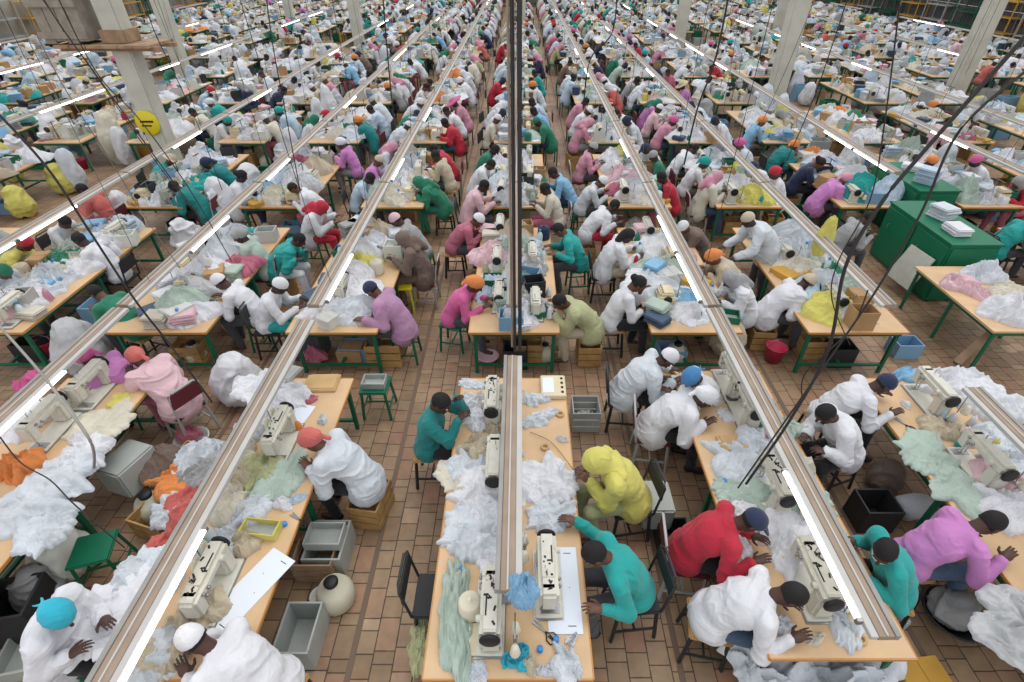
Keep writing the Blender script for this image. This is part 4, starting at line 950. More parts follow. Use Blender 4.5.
put('machine_chip2', 742, 412, ML, 'cream machine with black stripe marks at far end of the first right-side table'); put('machine_chip', 768, 492, ML, 'white enamel machine with black numeral marks under the hanging cable'); put('machine_chip', 806, 585, ML, 'long cream machine with flaked paint before the man in jeans'); put('machine', 728, 384, ML, 'sewing machine behind the blue-capped worker')
put('machine_chip2', 284, 442, MR, 'cream machine with black marks before the striped headscarf woman'); put('machine_chip', 216, 590, MR, 'flaked cream machine beside blue-white pattern paper')
put('machine', 97, 392, MR, 'grey white machine before the woman in light pink coat'); put('machine', 54, 430, MR, 'grey white machine amid cloth at the edge of the second left-side table')
put('machine', 926, 400, ML, 'grey white machine before the man in black knitted cap'); put('machine', 975, 468, ML, 'grey white machine between mint cloth and coloured cones')
put('machine', 345, 296, MR, 'machine before the woman in mauve shirt'); put('machine', 367, 232, MR, 'machine before the brown-robed woman'); put('machine', 499, 302, ML, 'machine before the orange headscarf woman'); put('machine', 497, 265, ML, 'machine between orange headscarf woman and rose cardigan'); put('machine', 500, 232, ML, 'machine before the rose cardigan worker')
put('machine', 533, 262, MR, 'machine before the turquoise shirt in second centre table'); put('machine', 536, 310, MR, 'machine before the pale olive jacket'); put('overlock', 664, 302, ML, 'overlock machine before the young man in white T-shirt'); put('machine', 646, 235, ML, 'machine before the black-braided woman'); put('overlock', 670, 262, ML, 'overlock machine under the lamp of the second table, first right-side row')
put('machine', 780, 258, ML, 'machine beside stacked brown paper on the second right-side row'); put('machine', 830, 305, ML, 'machine before the beige-capped worker'); put('overlock', 190, 290, MR, 'overlock machine before the man stretching his arms'); put('machine', 205, 250, MR, 'machine before the mint green shirt')
# paper, cones, boxes
put('pattern', 563, 588, 0, 'white printed paper pattern under the turquoise-smocked man', (.85, 1.12, 1)); put('pattern', 250, 590, -.5, 'blue-white printed pattern sheet on first left-side table', (.85, 1.1, 1)); put('paper', 300, 415, -.2, 'white paper sheet beside the striped headscarf woman'); put('folder', 322, 384, .02, 'brown kraft card folder at far end of the first left-side table', (1.05, 1.1, 1)); put('folder', 286, 374, -.3, 'grey green board leaning beside the kraft folder', (.8, 1.1, 1), 'metalgrey')
put('bigcone', 471, 612, 0, 'large cream thread cone beside the near machine of centre table'); put('panel', 470, 640, 0, 'beige flat plate under the large cream cone', (.9, .8, .35), z=TZ)
put('folder', 733, 445, .1, 'kraft card at the sleeve of the white headscarf worker', (.8, .9, 1)); put('folder', 665, 375, .1, 'brown card before the dotted white overall', (.7, .7, 1))
put('tray', 262, 532, -.1, 'yellow plastic tray of yellow cloth on the first left-side table', (.8, .55, .7), 'yellow'); 
for i, (px, py, c) in enumerate(((207, 556, None), (213, 543, 'mint'), (203, 548, 'turquoise'))): put('bottle', px, py, 0, ('white squeeze bottle', 'mint green bottle', 'turquoise squeeze bottle')[i]+' behind the flaked machine of first left-side table', 1.3)
put('heap4', 519, 659, .3, 'crumpled bright blue rag at the near end of centre table', (.3, .3, .6), 'blue' if 0 else 'turquoise'); put('heap2', 338, 0+470, 0, 'white cloth trailing from crate beside striped headscarf woman', (.4, .5, .8), 'white', z=.02)
H = [ # px, py, scale(x,y,z), colour, label
 (487, 500, (.8, .9, 1.2), 'white', 'large white garment heap left of the centre rail'), (478, 535, (.75, .8, 1.0), 'white2', 'white crumpled shirt heap near the middle of centre table'), (497, 555, (.45, .6, .8), 'white', 'white garments between rail and near machine'), (497, 520, (.5, .7, 1.3), 'white', 'white garments piled against the centre rail'), (470, 465, (.5, .6, .8), 'white2', 'grey white shirt beside the beige cloth'), (505, 450, (.4, .5, 1.2), 'white2', 'pale cloth burying the second upper machine'), (500, 418, (.3, .5, 1.1), 'cream', 'cream scraps behind the upper machine'), (532, 400, (.3, .6, .6), 'white2', 'pale cloth beside the control panel'),
 (275, 420, (.4, .6, 1.0), 'white', 'white cloth behind the first left-side machine'), (250, 430, (.4, .5, .9), 'white2', 'white cloth under the rail near the lace'), (235, 480, (.45, .5, 1.2), 'beige', 'tan and brown cloth under the rail'), (245, 545, (.35, .3, .9), 'beige', 'brown paper wrapping behind the bottles'), (222, 545, (.4, .5, .8), 'white2', 'pale cloth beside the squeeze bottles'), (150, 665, (.5, .6, .9), 'white2', 'pale cloth scraps under the lamp near the skullcap'), (760, 445, (.4, .6, 1.0), 'white2', 'pale cloth between the two machines under the lamp'), (790, 465, (.4, .5, 1.1), 'cream', 'cream cloth beside the cable end'), (745, 520, (.5, .4, .7), 'white', 'white cloth before the navy cap'), (830, 545, (.35, .5, 1.0), 'white', 'white cloth and scissors under the lamp'), (85, 455, (.6, .6, .8), 'white', 'white cloth between machine and yellow cloth'), (70, 400, (.5, .5, .9), 'cream', 'cream cloth between the two machines of second left-side table'), (50, 530, (.6, .6, .8), 'white2', 'white garments hanging over the second left-side table edge'), (940, 430, (.4, .5, .8), 'kraft' if 0 else 'beige', 'beige scraps beside the grey white machine'), (1015, 470, (.6, .6, 1.1), 'white2', 'white pile at the picture edge of second right-side table'),
 (460, 480, (.4, .7, .5), 'cream', 'cream striped cloth on the left-side edge of centre table'),
 (480, 448, (.45, .5, .9), 'beige', 'beige rounded cloth heap before the teal shirt'), (478, 422, (.35, .5, .6), 'white', 'white cloth the teal-shirted man works on'), (474, 405, (.4, .35, .9), 'white', 'round white cloth bundle with blue end by the teal shirt'), (548, 482, (.7, .9, .9), 'white', 'white garments right of the rail before the yellow coat'), (552, 518, (.55, .5, .7), 'white2', 'white cloth under the yellow coat worker hands'), (537, 420, (.3, .8, .6), 'white2', 'narrow white cloth right of the centre rail'), (508, 395, (.4, .5, .9), 'cream', 'cream cloth scraps at far end of centre rail'), (473, 385, (.5, .2, .4), 'white2', 'flat white cloth at far corner of centre table'), (458, 603, (.15, .15, .5), 'white', 'small round white scrap near the cream cone'), (500, 430, (.3, .6, 1.0), 'beige', 'tan rag behind the upper cream machine'),
 (567, 665, (.35, .3, .6), 'white2', 'white scrap at near end of centre table'), (478, 675, (.25, .3, .5), 'white2', 'small white scrap by the near table edge'),
 (738, 462, (.75, .7, .7), 'white2', 'pale translucent cloth before the white headscarf worker'), (740, 495, (.7, .7, .5), 'mint', 'mint cloth spread behind the man in red'), (790, 535, (.9, .8, 1.0), 'white', 'white lacy garment heap beside navy peaked cap'), (785, 500, (.4, .5, .8), 'mint', 'mint cloth behind the machine under the cable'), (750, 400, (.45, .6, 1.1), 'cream', 'cream cloth balls behind the far machine of first right-side table'), (725, 415, (.3, .35, .5), 'white', 'white cloth in the hands of white headscarf worker'), (838, 570, (.4, .5, .8), 'white2', 'pale grey cloth under the lamp beside long cream machine'), (815, 505, (.4, .6, .6), 'mint', 'mint green cloth under the lamp in first right-side row'), (790, 400+30, (.35, .5, .7), 'mint', 'mint rag between rail and dark-haired worker'), (780, 625, (.3, .25, .6), 'white2', 'glove grey cloth under the hands of man in jeans'), (735, 548, (.5, .3, .6), 'white', 'white cloth under the red sleeves'),
 (262, 388, (.6, .8, .9), 'white', 'white cloth heap with lace beside the kraft folder'), (295, 395, (.6, .5, .8), 'white', 'white garment with red print beside kraft folder'), (262, 470, (.6, .6, .9), 'olive', 'pale olive cloth before the cream machine'), (285, 478, (.8, .6, .6), 'mint', 'grey mint cloth spilled before striped headscarf woman'), (222, 505, (.5, .6, 1.2), 'cream', 'yellowish cloth bundle under first left-side rail'), (250, 512, (.5, .4, .7), 'white2', 'pale cloth beside the yellow tray'), (240, 455, (.4, .6, .9), 'cream', 'cream cloth under the lamp by the olive cloth'), (200, 615, (.5, .5, .9), 'kraft_' if 0 else 'beige', 'tan cloth behind the flaked machine'), (170, 650, (.5, .5, .9), 'beige', 'tan wrappings under the lamp beside skullcap man'), (108, 620, (.8, 1.2, .8), 'white', 'long white garment before the turquoise cap person'), (140, 575, (.6, .6, .7), 'white2', 'white cloth left of the first left-side rail'),
 (105, 425, (.8, .8, .5), 'cream', 'pale yellow cloth on second left-side table'), (62, 478, (.8, .8, .8), 'white2', 'grey white garments on second left-side table'), (30, 510, (.9, .9, .9), 'white2', 'white garments spread at edge of second left-side table'), (20, 468, (.5, .5, 1.1), 'orange', 'rust orange cloth on second left-side table'), (20, 420, (.8, .8, .8), 'white', 'white cloth behind the left-side machine'), (30, 385, (.4, .4, .9), 'magenta', 'bright pink and yellow scraps at the picture edge'), (125, 372, (.4, .3, .3), 'pale_blue', 'pale blue cloth under the light pink sleeves'), (120, 400, (.35, .3, .3), 'yellow', 'yellow scrap beside pale blue cloth'),
 (960, 388, (1.0, .9, 1.3), 'white', 'big white garment heap at far end of second right-side table'), (990, 405, (.9, .9, 1.2), 'white', 'white garment heap beside rail of second right-side table'), (925, 455, (.6, .9, .5), 'mint', 'grey green cloth along edge of second right-side table'), (960, 490, (.6, .9, .5), 'mint', 'grey green cloth continuing before the lilac shirt'), (1005, 440, (.7, .7, 1.0), 'white2', 'pale garments among cones on second right-side table'), (1010, 510, (.6, .8, 1.0), 'white', 'white cloth held by the man in lilac pink'), (1000, 480, (.6, .6, .9), 'light_pink', 'pinkish white scraps beside the grey machine'), (905, 375, (.5, .3, .5), 'sky', 'pale blue cloth beside the black knitted cap'),
]
for px, py, s, c, l in H: s = (s[0]*1.25, s[1]*1.25, s[2]*1.15) if s[0] > .32 else s; put('heap%d' % (px*7 % 7) if s[2] > .55 else 'sheet%d' % (px % 4), px, py, (px*13 % 60)/10, l, s, c)
place('sheet1', (-.5, 1.95, TZ), .1, 'long folded grey green fabric on near left-side corner of centre table', None, CL['mint'], (.45, 1.5, 1.4))
put('sheet2', 846, 615, -.35, 'flat white garment hanging at near end of first right-side table', (.45, .9, 1), 'white2'); put('bigheap', 815, 668, 0, 'grey white garment heap on the floor at near end of first right-side table', (.9, .7, 1.2), 'white2', z=.25)
put('bigheap', 1026, 632, .4, 'light grey garment heap draped at near end of second right-side table', (.5, .62, .5), 'light_grey'); put('heap3', 505, 590, 0, 'grey dusty rag between the two near machines', (.25, .4, .8), 'grey')
cc = ['cream', 'white', 'pale_blue', 'teal', 'pink', 'yellow', 'white2', 'orange', 'mint']
rc = random.Random(8)
for i, (px, py) in enumerate(((955, 430), (963, 436), (972, 440), (958, 446), (986, 440), (992, 448), (950, 422), (984, 462), (990, 470), (1000, 462), (970, 425), (940, 418), (760, 425), (768, 440), (230, 470), (222, 482), (300, 430), (110, 365), (515, 300), (485, 285))):
    put('cone', px, py, 0, None, .8, cc[i % 9]); o = C.objects[-1] if 0 else None
for o in [o for o in C.objects if o.name.startswith('thread_cone') and not o.get('label') and o.parent is None]:
    w = proj(o.location); tag(o, 'small thread cone standing %s' % ('among the colourful cones on second right-side table' if w[0] > 900 else 'beside cloth under the rail of %s' % ('first right-side table' if w[0] > 700 else 'second centre table' if 480 < w[0] < 530 else 'a left-side table')), None, 'small thread cones on tables')
for i, (k, px, py, rz, l) in enumerate((('scissors', 545, 632, .8, 'scissors lying near the blue rag on centre table'), ('scissors', 826, 540, 2.2, 'scissors under the lamp beside white cloth'), ('scissors', 300, 520, 1.0, 'scissors near the yellow tray'), ('scissors', 905, 425, .4, 'scissors at the edge before the black knitted cap'),
  ('bobbin', 540, 650, 0, 'blue thread spool by the scissors on centre table'), ('bobbin', 556, 640, 0, 'blue spool near the paper pattern end'), ('bobbin', 462, 570, 0, 'blue spool at the edge of the centre table'), ('bobbin', 285, 525, 0, 'blue spool beside the yellow tray'), ('bobbin', 724, 482, 0, 'blue spool at the edge of the first right-side table'),
  ('tape', 560, 415, 0, 'brown tape roll below the control panel'), ('tape', 545, 448, 0, 'brown tape roll beside the black lead'), ('tape', 235, 560, 0, 'brown tape roll beside the flaked machine'), ('tape', 860, 640, 0, 'brown tape roll at the bare end of the first right-side table'))): put(k, px, py, rz, l, 1.25)
for i, (px, py, s_, c_) in enumerate(((452, 545, .18, 'white'), (455, 575, .14, 'cream'), (530, 665, .16, 'beige'), (545, 672, .14, 'white2'), (572, 640, .12, 'white'), (550, 505, .2, 'white2'), (562, 440, .12, 'white'), (310, 400, .2, 'rose'), (322, 420, .16, 'white2'), (283, 505, .2, 'white'), (298, 500, .16, 'pale_blue'), (725, 500, .2, 'white'), (835, 615, .2, 'white2'), (815, 640, .15, 'cream'), (905, 405, .16, 'white'), (930, 445, .2, 'cream'), (80, 440, .2, 'white'), (150, 385, .16, 'yellow'))):
    put('heap%d' % (i % 7), px, py, i, 'small %s cloth scrap %s' % (WORD[c_].split()[-1], ('at the left-side edge of centre table', 'below the small round white scrap', 'by the blue rag', 'at the near edge of centre table', 'beside the end of the paper pattern', 'between yellow coat and rail', 'beside the black lead end', 'with red print by the kraft folder', 'beside the white paper sheet', 'above the yellow tray', 'next to the scissors by the yellow tray', 'before the red sleeve', 'beside the long cream machine wheel', 'at the bare wood end by the jeans man', 'by the black knitted cap hands', 'on the grey green cloth edge', 'between the two left-side machines', 'below the light pink coat')[i]), (s_*1.3, s_, .35), c_)
# floor level goods
def putf(key, px, py, rz=0, label=None, sc=None, col=None, z=0, tilt=None): p = at(px, py, z+.15); p.z = z; return place(key, p, rz, label, None, CL[col] if col in CL else (M[col] if col else None), sc, tilt=tilt)
putf('drawerbox', 330, 548, 0, 'grey metal bin with small parts beside first left-side table', (1.2, 1.0, 1)); p = at(330, 548, .15); place('tray', (p.x, p.y, .302), 0, 'open grey tray on the metal bin', sc=.85); putf('jug', 335, 592, 0, 'cream round container with black lid on the aisle floor'); putf('bowl', 318, 590, 0, 'small cream basin beside the round container', .5); putf('drawerbox', 302, 635, 0, 'open grey metal bin under the first left-side table', 1); putf('crate', 318, 560, 0, 'dark wooden crate between metal bins', .9, 'plank')
putf('stool_green', 379, 402, 0, 'green metal stool standing alone in the left-side aisle'); p = at(379, 402, .15); place('tray', (p.x, p.y, .455), 0, 'grey part tray on the lone green stool', sc=.7)
putf('chair_black', 441, 612, ML, 'empty black chair at the near left-side of centre table'); putf('ctrl', 132, 470, -.3, 'grey control box with blue screen under second left-side table', 1.3, z=.2); putf('bowl', 190, 436, 0, 'white basin holding rose cloth by the pink coat', 1); putf('heap1', 187, 426, 0, 'rose cloth in the white basin', (.35, .35, .9), 'rose', z=.12)
putf('jug', 152, 505, 0, 'white cream container behind a lead on floor of the left-side aisle'); putf('sack1', 66, 560, 0, 'milky white sack under second left-side table', 1.2); putf('bin', 22, 615, .2, 'black plastic bin under second left-side table', 1.3); putf('sack0', 40, 590, 0, 'grey plastic sack beside the milky sack', 1.1, 'grey')
for i, (px, py, c, s) in enumerate(((172, 470, 'orange', .8), (188, 492, 'coral', .9), (150, 455, 'brown', .7), (205, 470, 'grey', .9), (160, 535, 'coral', .5), (192, 450, 'white2', .8), (168, 505, 'white2', .7))): putf('heap%d' % i, px, py, i, ('orange', 'coral red', 'brown', 'dark grey', 'small coral', 'white', 'crumpled white')[i]+' rag heap in crates beside the first left-side table', s, c, z=.3)
for i, (px, py) in enumerate(((178, 478), (196, 462), (160, 520), (205, 490))): putf('crate', px, py, -.3, ('front', 'back', 'nearest the jug', 'rail-side')[i]+' wooden crate holding rags left-side of the first rail' if i else 'wooden crate under the orange rags', (1, 1, .85))
putf('sack2', 240, 390, 0, 'big white sack standing left-side of the first left-side table', 1.3, 'white'); putf('jug', 905, 500, 0, 'white plastic jerry can lying under second right-side table', (.8, .8, 1.2), 'white2', z=.12, tilt=(0, 1.3)); putf('bowl', 955, 612, 0, 'black wide basin holding a clear plastic bag', 1.25, 'dark'); putf('sack0', 955, 606, 0, 'clear grey plastic bag in the black basin', (1, 1, .7), 'grey', z=.03); putf('sack1', 885, 478, 0, 'brown sack under second right-side table', .8, 'brown')
putf('bin', 872, 512, 0, 'dark bin beside the right-side aisle wall of table legs'); putf('bucket', 775, 352, 0, 'pink plastic bucket at the front of second right-side row'); putf('sack1', 727, 345, 0, 'beige sack under the end of the second table', 1.1, 'beige'); putf('crate', 585, 415, 0, 'open grey crate at the right-side of centre table', (.8, 1, 1), 'metalgrey'); p = at(585, 415, .15); place('heap3', (p.x, p.y, .03), 0, 'white cloth in the open grey crate', None, CL['white'], (.35, .4, 1.2))
putf('bin', 310, 345, 0, 'dark translucent bin at the front of second table, first left-side row', 1.25, 'charcoal'); putf('heap5', 310, 350, 0, 'pink rag in the dark translucent bin', (.5, .4, .8), 'rose', z=.1); putf('crate', 386, 352, 0, 'wooden crate used as seat by woman in mauve', 1.15); putf('bowl', 488, 352, 0, 'pink grey basin under second centre table', .8, 'pink_' if 0 else 'light_pink'); putf('jug', 545, 350, 0, 'cream jug under second centre table', .8)
putf('ctrl', 655, 505, 0, 'black motor box under the first right-side table', 1.1, z=.15, col='dark'); putf('stool_yellow', 405, 300, 0, 'yellow plastic stool beside the brown-robed woman'); putf('carton_flat', 930, 672, .1, 'yellow card box at the near edge of right-side aisle', .9); putf('bin', 672, 535, 0, 'grey bin left-side of the maroon chair', .8)
putf('ctrl', 880, 610, 0, 'dark box under the near end of first right-side table', 1, 'dark'); putf('heap6', 420, 640, 0, 'folded dark cloth on lower shelf by black chair', (.3, .8, .6), 'olive', z=.25); putf('binb', 905, 345, 0, 'pale blue plastic bin at the front of second right-side row', .9)
putf('stool_green', 108, 566, .3, 'green stool at the empty left-side of the first left-side rail'); putf('tray', 30, 650, .2, 'grey tray on the floor by the black bin', 1.2)
# bag at the end of the centre rail, yellow bag on the rail
p = at(520, 588, 1.30); place('heap2', (p.x+.01, p.y-.02, 1.30), 0, 'pale blue plastic bag lying on the near end of the centre rail', None, M['bluebin'], (.3, .38, .5))
p = at(820, 250, 1.1); place('sack2', (p.x, p.y, 1.0), 0, 'yellow plastic bag hanging from the second right-side rail', None, CL['yellow'], (.55, .3, 1.15)); p = at(798, 245, .8); place('sack1', (p.x, p.y, .0), .4, 'yellow sack standing behind the hanging yellow bag', None, CL['yellow'], (.8, .6, 1.8))
# pale notice above the capped pillar tables: yellow printed bag
# ------------------------------------------------------------------ farther tables: people, machines and goods from the same rows
rr = random.Random(21)
SH = ['white']*9+['white2']*5+['cream', 'teal', 'deep_teal', 'green', 'pink', 'light_pink', 'rose', 'sky', 'pale_blue', 'pale_blue', 'mint', 'red', 'grey', 'beige', 'olive', 'lilac', 'navy', 'coral', 'brown']
HK = [('hair', None)]*7+[('afro', None), ('bun', None)]+[('cap', c) for c in ('white', 'white', 'white', 'navy', 'beige', 'grey')]+[('headscarf', c) for c in ('white', 'orange', 'red', 'magenta', 'teal', 'navy')]+[('hijab', c) for c in ('white', 'green', 'grey', 'pink')]+[('peaked_cap', 'navy'), ('sun_hat', 'beige')]
OV = {(-1, 1, 2, 0): ('white2', 'sun_hat', 'white'), (-1, 1, 3, 0): ('red', 'hair', None), (-1, 1, 2, 2): ('red', 'hair', None), (-1, 1, 3, 2): ('pink', 'wide_hat', 'magenta'), (0, -1, 2, 2): ('green', 'hair', None), (0, -1, 3, 0): ('cream', 'cap', 'white'), (0, 1, 2, 2): ('green', 'hair', None), (0, 1, 3, 0): ('green', 'cap', 'green'), (0, 1, 3, 1): ('sky', 'hair', None), (0, 1, 3, 2): ('pale_blue', 'hair', None), (1, -1, 2, 1): ('sky', 'hair', None), (1, -1, 2, 2): ('white2', 'hair', None), (1, -1, 3, 0): ('pink', 'hijab', 'pink'), (1, -1, 3, 1): ('white', 'cap', 'white'), (1, -1, 3, 2): ('pink', 'hair', None)}
HWORD = dict(hair='short black hair', afro='full black hair', bun='tied black hair', cap='%s cap', headscarf='%s headscarf', hijab='%s veil', peaked_cap='%s peaked cap', sun_hat='%s sun hat', wide_hat='wide %s hat')
BC = bpy.data
def lod_of(d): return 1 if d < 9.5 else 2
def q_person(x, y, rz, sh, hk, hcol, var, lab, d, loose, skin, tr):
    def f(low): person('g%d_%d' % (var, loose), dict(VAR[var % 6], loose=loose), lod_of(d), (x, y, 0), rz, sh, tr, hk, hcol, skin, lab, 'workers seated along the tables')
    queue('person', d, f, False); QUEUE['person'][-1] += (('crowd', x, y, 0, rz, 1, sh, hcol or 'black', tr),)
def q_item(kind, key, loc, rz, lab, group, m, sc, d):
    queue(kind, d, lambda low: place(key, loc, rz, lab, group, m, sc, low=low), d > 10.5); QUEUE[kind][-1] += ((key, *loc, rz, sc, m),)
AD = ['low', 'tall', 'wide', 'narrow', 'loose', 'tight', 'slumped', 'rounded']
seen = set()
def lab_for(words, x, y, r, b):
    l = '%s at %s' % (words, posw(r, x, b, y)); return l
for r, b, x, y in TB:
    far = abs(r) >= 3; w = width(r, b)[1]; dd = DIST(x, y+1.5)
    for side in (-1, 1):
        for k in range(3):
            yy = y+.48+k*1.06+rr.uniform(-.2, .2); xs = x+side*(w/2+.20+rr.uniform(-.03, .12)); rz = (L_ if side < 0 else R_)+rr.uniform(-.25, .25)
            d = DIST(xs, yy, 1.1); vis = inview((xs, yy, 1.0), 25)
            busy = any(abs(xs-n[0]) < .75 and abs(yy-n[1]) < .72 for n in near) or r == 3 and b == 2 and side > 0 or any(abs(xs-cx) < .85 and abs(yy-cy) < .85 for cx, cy in ((-8.5, 12.8), (8.6, 19.2), (-8.5, 31.5), (8.3, 31.5), (-14.5, 25), (15.6, 20.5), (.1, 40), (-15, 40), (15.2, 36)))
            sh = rr.choice(SH); hk, hcol = rr.choice(HK); var = rr.randrange(6); loose = rr.random() < .35; tr = rr.choice(['charcoal', 'black', 'navy', 'denim', 'brown', 'grey', 'rose'])
            if (r, side, b, k) in OV: sh, hk, hcol = OV[(r, side, b, k)]
            pr = (.93 if b < 4 else .76) if abs(r) <= 2 else (.45 if abs(r) < 5 else .16)
            if b == 0 : pr = 0
            if b == 1 and abs(r) <= 2: pr = .45
            if r == 0 and b > 9: pr = .5
            u = rr.random(); seatk = rr.choice(SEATS)
            end = ('front', 'middle', 'back')[k]+(' left-side' if side < 0 else ' right-side')
            if vis and not busy and u < pr:
                hw = HWORD[hk] % WORD[hcol] if '%s' in HWORD[hk] else HWORD[hk]
                q_person(xs, yy, rz, sh, hk, hcol, var, 'worker, %s top, %s, %s seat, %s, %s' % (WORD[sh], hw, end, tabw(b), roww(r)), d, int(loose), rr.randrange(3), tr)
                q_item('seat', seatk, (xs, yy, 0), rz, '%s at %s of %s, %s' % ({'stool_green': 'green stool', 'stool_wood': 'wooden stool', 'chair_black': 'black chair', 'crate': 'wooden crate seat', 'chair_maroon': 'maroon chair'}[seatk], end, tabw(b), roww(r)), 'seats along the tables', None, None, d)
            # machine before the seat
            if vis and (b > 1 or (b == 1 and abs(r) > 2) or (b == 1 and rr.random() < .5 and not busy)) and rr.random() < (.85 if not far else .5):
                key = 'machine' if rr.random() < .62 else 'overlock'
                q_item('machine', key, (x+side*(w/2-.30), yy+rr.uniform(-.08, .08), TZ), (ML if side < 0 else MR)+rr.uniform(-.08, .08), '%s at %s seat of %s, %s' % ('cream lockstitch machine' if key == 'machine' else 'beige overlock machine', end, tabw(b), roww(r)), 'machines along the tables', rr.choice([None, None, M['mach2'], M['mach3'], M['mach']]), rr.uniform(.92, 1.05), d)
    # heaps down the middle and on the edges
    if b == 0 and abs(r) <= 2: nh = 0
    else: nh = (17 if b > 1 or far else 13) if dd < 14 else (14 if dd < 26 else 10)
    for i in range(nh):
        hx = x+rr.choice([rr.uniform(-.14, .14), rr.uniform(-w/2+.2, w/2-.2)]); hy = y+.3+(BL-.6)*(i+rr.random())/nh; c = rr.choice((['white']*12+['white2']*7+['cream', 'cream', 'mint', 'pale_blue', 'pale_blue', 'beige', 'grey', 'light_grey'])*3+['sky', 'light_pink', 'yellow', 'teal', 'orange', 'rose', 'green', 'mint'])
        if not inview((hx, hy, .8), 20): continue
        s = (rr.uniform(.55, 1.15), rr.uniform(.6, 1.35), rr.uniform(.5, 1.25))*1
        if far: s = (s[0]*1.05, s[1]*1.05, s[2]*1.5); k = rr.randrange(7)
        q_item('heap', 'heap%d' % k, (hx, hy, TZ), rr.uniform(0, 6), lab_for('%s %s garment heap' % (AD[(i*3+k) % 8], WORD[c].split()[-1]), hx, hy, r, b), 'garment heaps on the tables', CL[c], s, DIST(hx, hy))
    for i in range(0 if b == 0 and abs(r) <= 2 else (38 if far else 26) if dd < 20 else (28 if far else 18)):
        gx = x+rr.uniform(-w/2+.1, w/2-.1); gy = y+rr.uniform(.12, BL-.12)
        if not inview((gx, gy, .9), 10): continue
        d = DIST(gx, gy); c = rr.choice(['cream', 'white', 'white2', 'white2', 'cream', 'pale_blue', 'pale_blue', 'sky', 'teal', 'pink', 'yellow', 'orange', 'mint', 'navy', 'red', 'beige', 'beige', 'green']); t = rr.random()
        if far and rr.random() < .35: t = .5+t/2
        if t < .42: q_item('cone', 'cone' if t < .33 else 'bigcone', (gx, gy, TZ), 0, lab_for('%s thread cone' % WORD[c].split()[-1], gx, gy, r, b), 'thread cones on the tables', CL[c], rr.uniform(.8, 1.2), d)
        elif t < .52: q_item('bottle', 'bottle', (gx, gy, TZ), 0, lab_for('pale plastic bottle', gx, gy, r, b), 'bottles on the tables', None, 1.1, d)
        elif t < .70: c = rr.choice(['white', 'white2', 'pale_blue', 'sky', 'mint', 'cream', 'white', 'light_pink', 'denim', 'grey']); q_item('stack', 'stack%d' % rr.randrange(3), (gx, gy, TZ), rr.uniform(0, 6), lab_for('%s folded bundle' % WORD[c].split()[-1], gx, gy, r, b), 'folded bundles on the tables', CL[c], 1, d)
        elif t < .80: q_item('paper', 'paper', (gx, gy, TZ), rr.uniform(0, 6), lab_for('white paper sheet', gx, gy, r, b), 'paper sheets on the tables', None, 1, d)
        elif t < .90: q_item('box', rr.choice(['carton', 'carton_white', 'carton_flat']), (gx, gy, TZ), rr.uniform(0, 6), lab_for('cardboard box', gx, gy, r, b), 'boxes on the tables', None, rr.uniform(.7, 1), d)
        else: q_item('bin', rr.choice(['binb', 'tray', 'bin']), (gx, gy, TZ), rr.uniform(-.3, .3), lab_for('open plastic bin', gx, gy, r, b), 'bins on the tables', rr.choice([None, M['tin'], M['card'], M['bag'], M['green'], M['bluebin'], M['tin']]), .8, d)
    # far side zones carry tall storage
    if far and dd < 60:
        for i in range(9 if dd < 30 else 5):
            gx = x+rr.choice([-1, 1])*rr.uniform(.75, 1.1); gy = y+rr.uniform(.1, 3.8)
            if not inview((gx, gy, .4), 10) or any(abs(gx-cx) < 1.2 and abs(gy-cy) < 1.2 for cx, cy in ((-8.5, 12.8), (8.6, 19.2), (-8.5, 31.5), (8.3, 31.5), (-14.5, 25), (15.6, 20.5), (.1, 40), (-15, 40), (15.2, 36))) or (5.8 < gx < 8.4 and 5.3 < gy < 12.2): continue
            d = DIST(gx, gy); t = rr.random(); c = rr.choice(['white', 'white2', 'white', 'grey', 'cream', 'pale_blue', 'light_grey', 'white2', 'white', 'mint', 'yellow', 'light_grey'])
            if t < .55: q_item('sack', 'sack%d' % rr.randrange(3), (gx, gy, 0), rr.uniform(0, 6), lab_for('%s full sack standing' % WORD[c].split()[-1], gx, gy, r, b), 'sacks between the tables', CL[c], (rr.uniform(1, 1.6), rr.uniform(1, 1.5), rr.uniform(1.3, 2.3)), d)
            else: q_item('crate', rr.choice(['crate', 'bin', 'binb']), (gx, gy, 0), 0, lab_for('floor crate', gx, gy, r, b), 'crates between the tables', rr.choice([None, M['tin'], M['card'], M['orange_box'], M['green'], M['bluebin'], M['metalgrey']]), (1.3, 1.3, 1.6), d)
    # under the near ends
    if dd < 22:
        for i in range(3):
            gx = x+rr.uniform(-w/2+.25, w/2-.25); gy = y+rr.uniform(.25, .5) if i < 2 else y+rr.uniform(.6, 2.8); d = DIST(gx, gy, .2)
            if not inview((gx, gy, .2), 0) or b == 0: continue
            key = rr.choice(['sack0', 'crate', 'bin', 'binb', 'bucket', 'jug', 'carton']); q_item('under', key, (gx, gy, 0), 0, lab_for('%s on the floor' % {'sack0': 'small sack', 'crate': 'wooden crate', 'bin': 'black bin', 'binb': 'blue bin', 'bucket': 'pink bucket', 'jug': 'cream container', 'carton': 'brown carton'}[key], gx, gy, r, b), 'goods under the tables', None, .95, d)
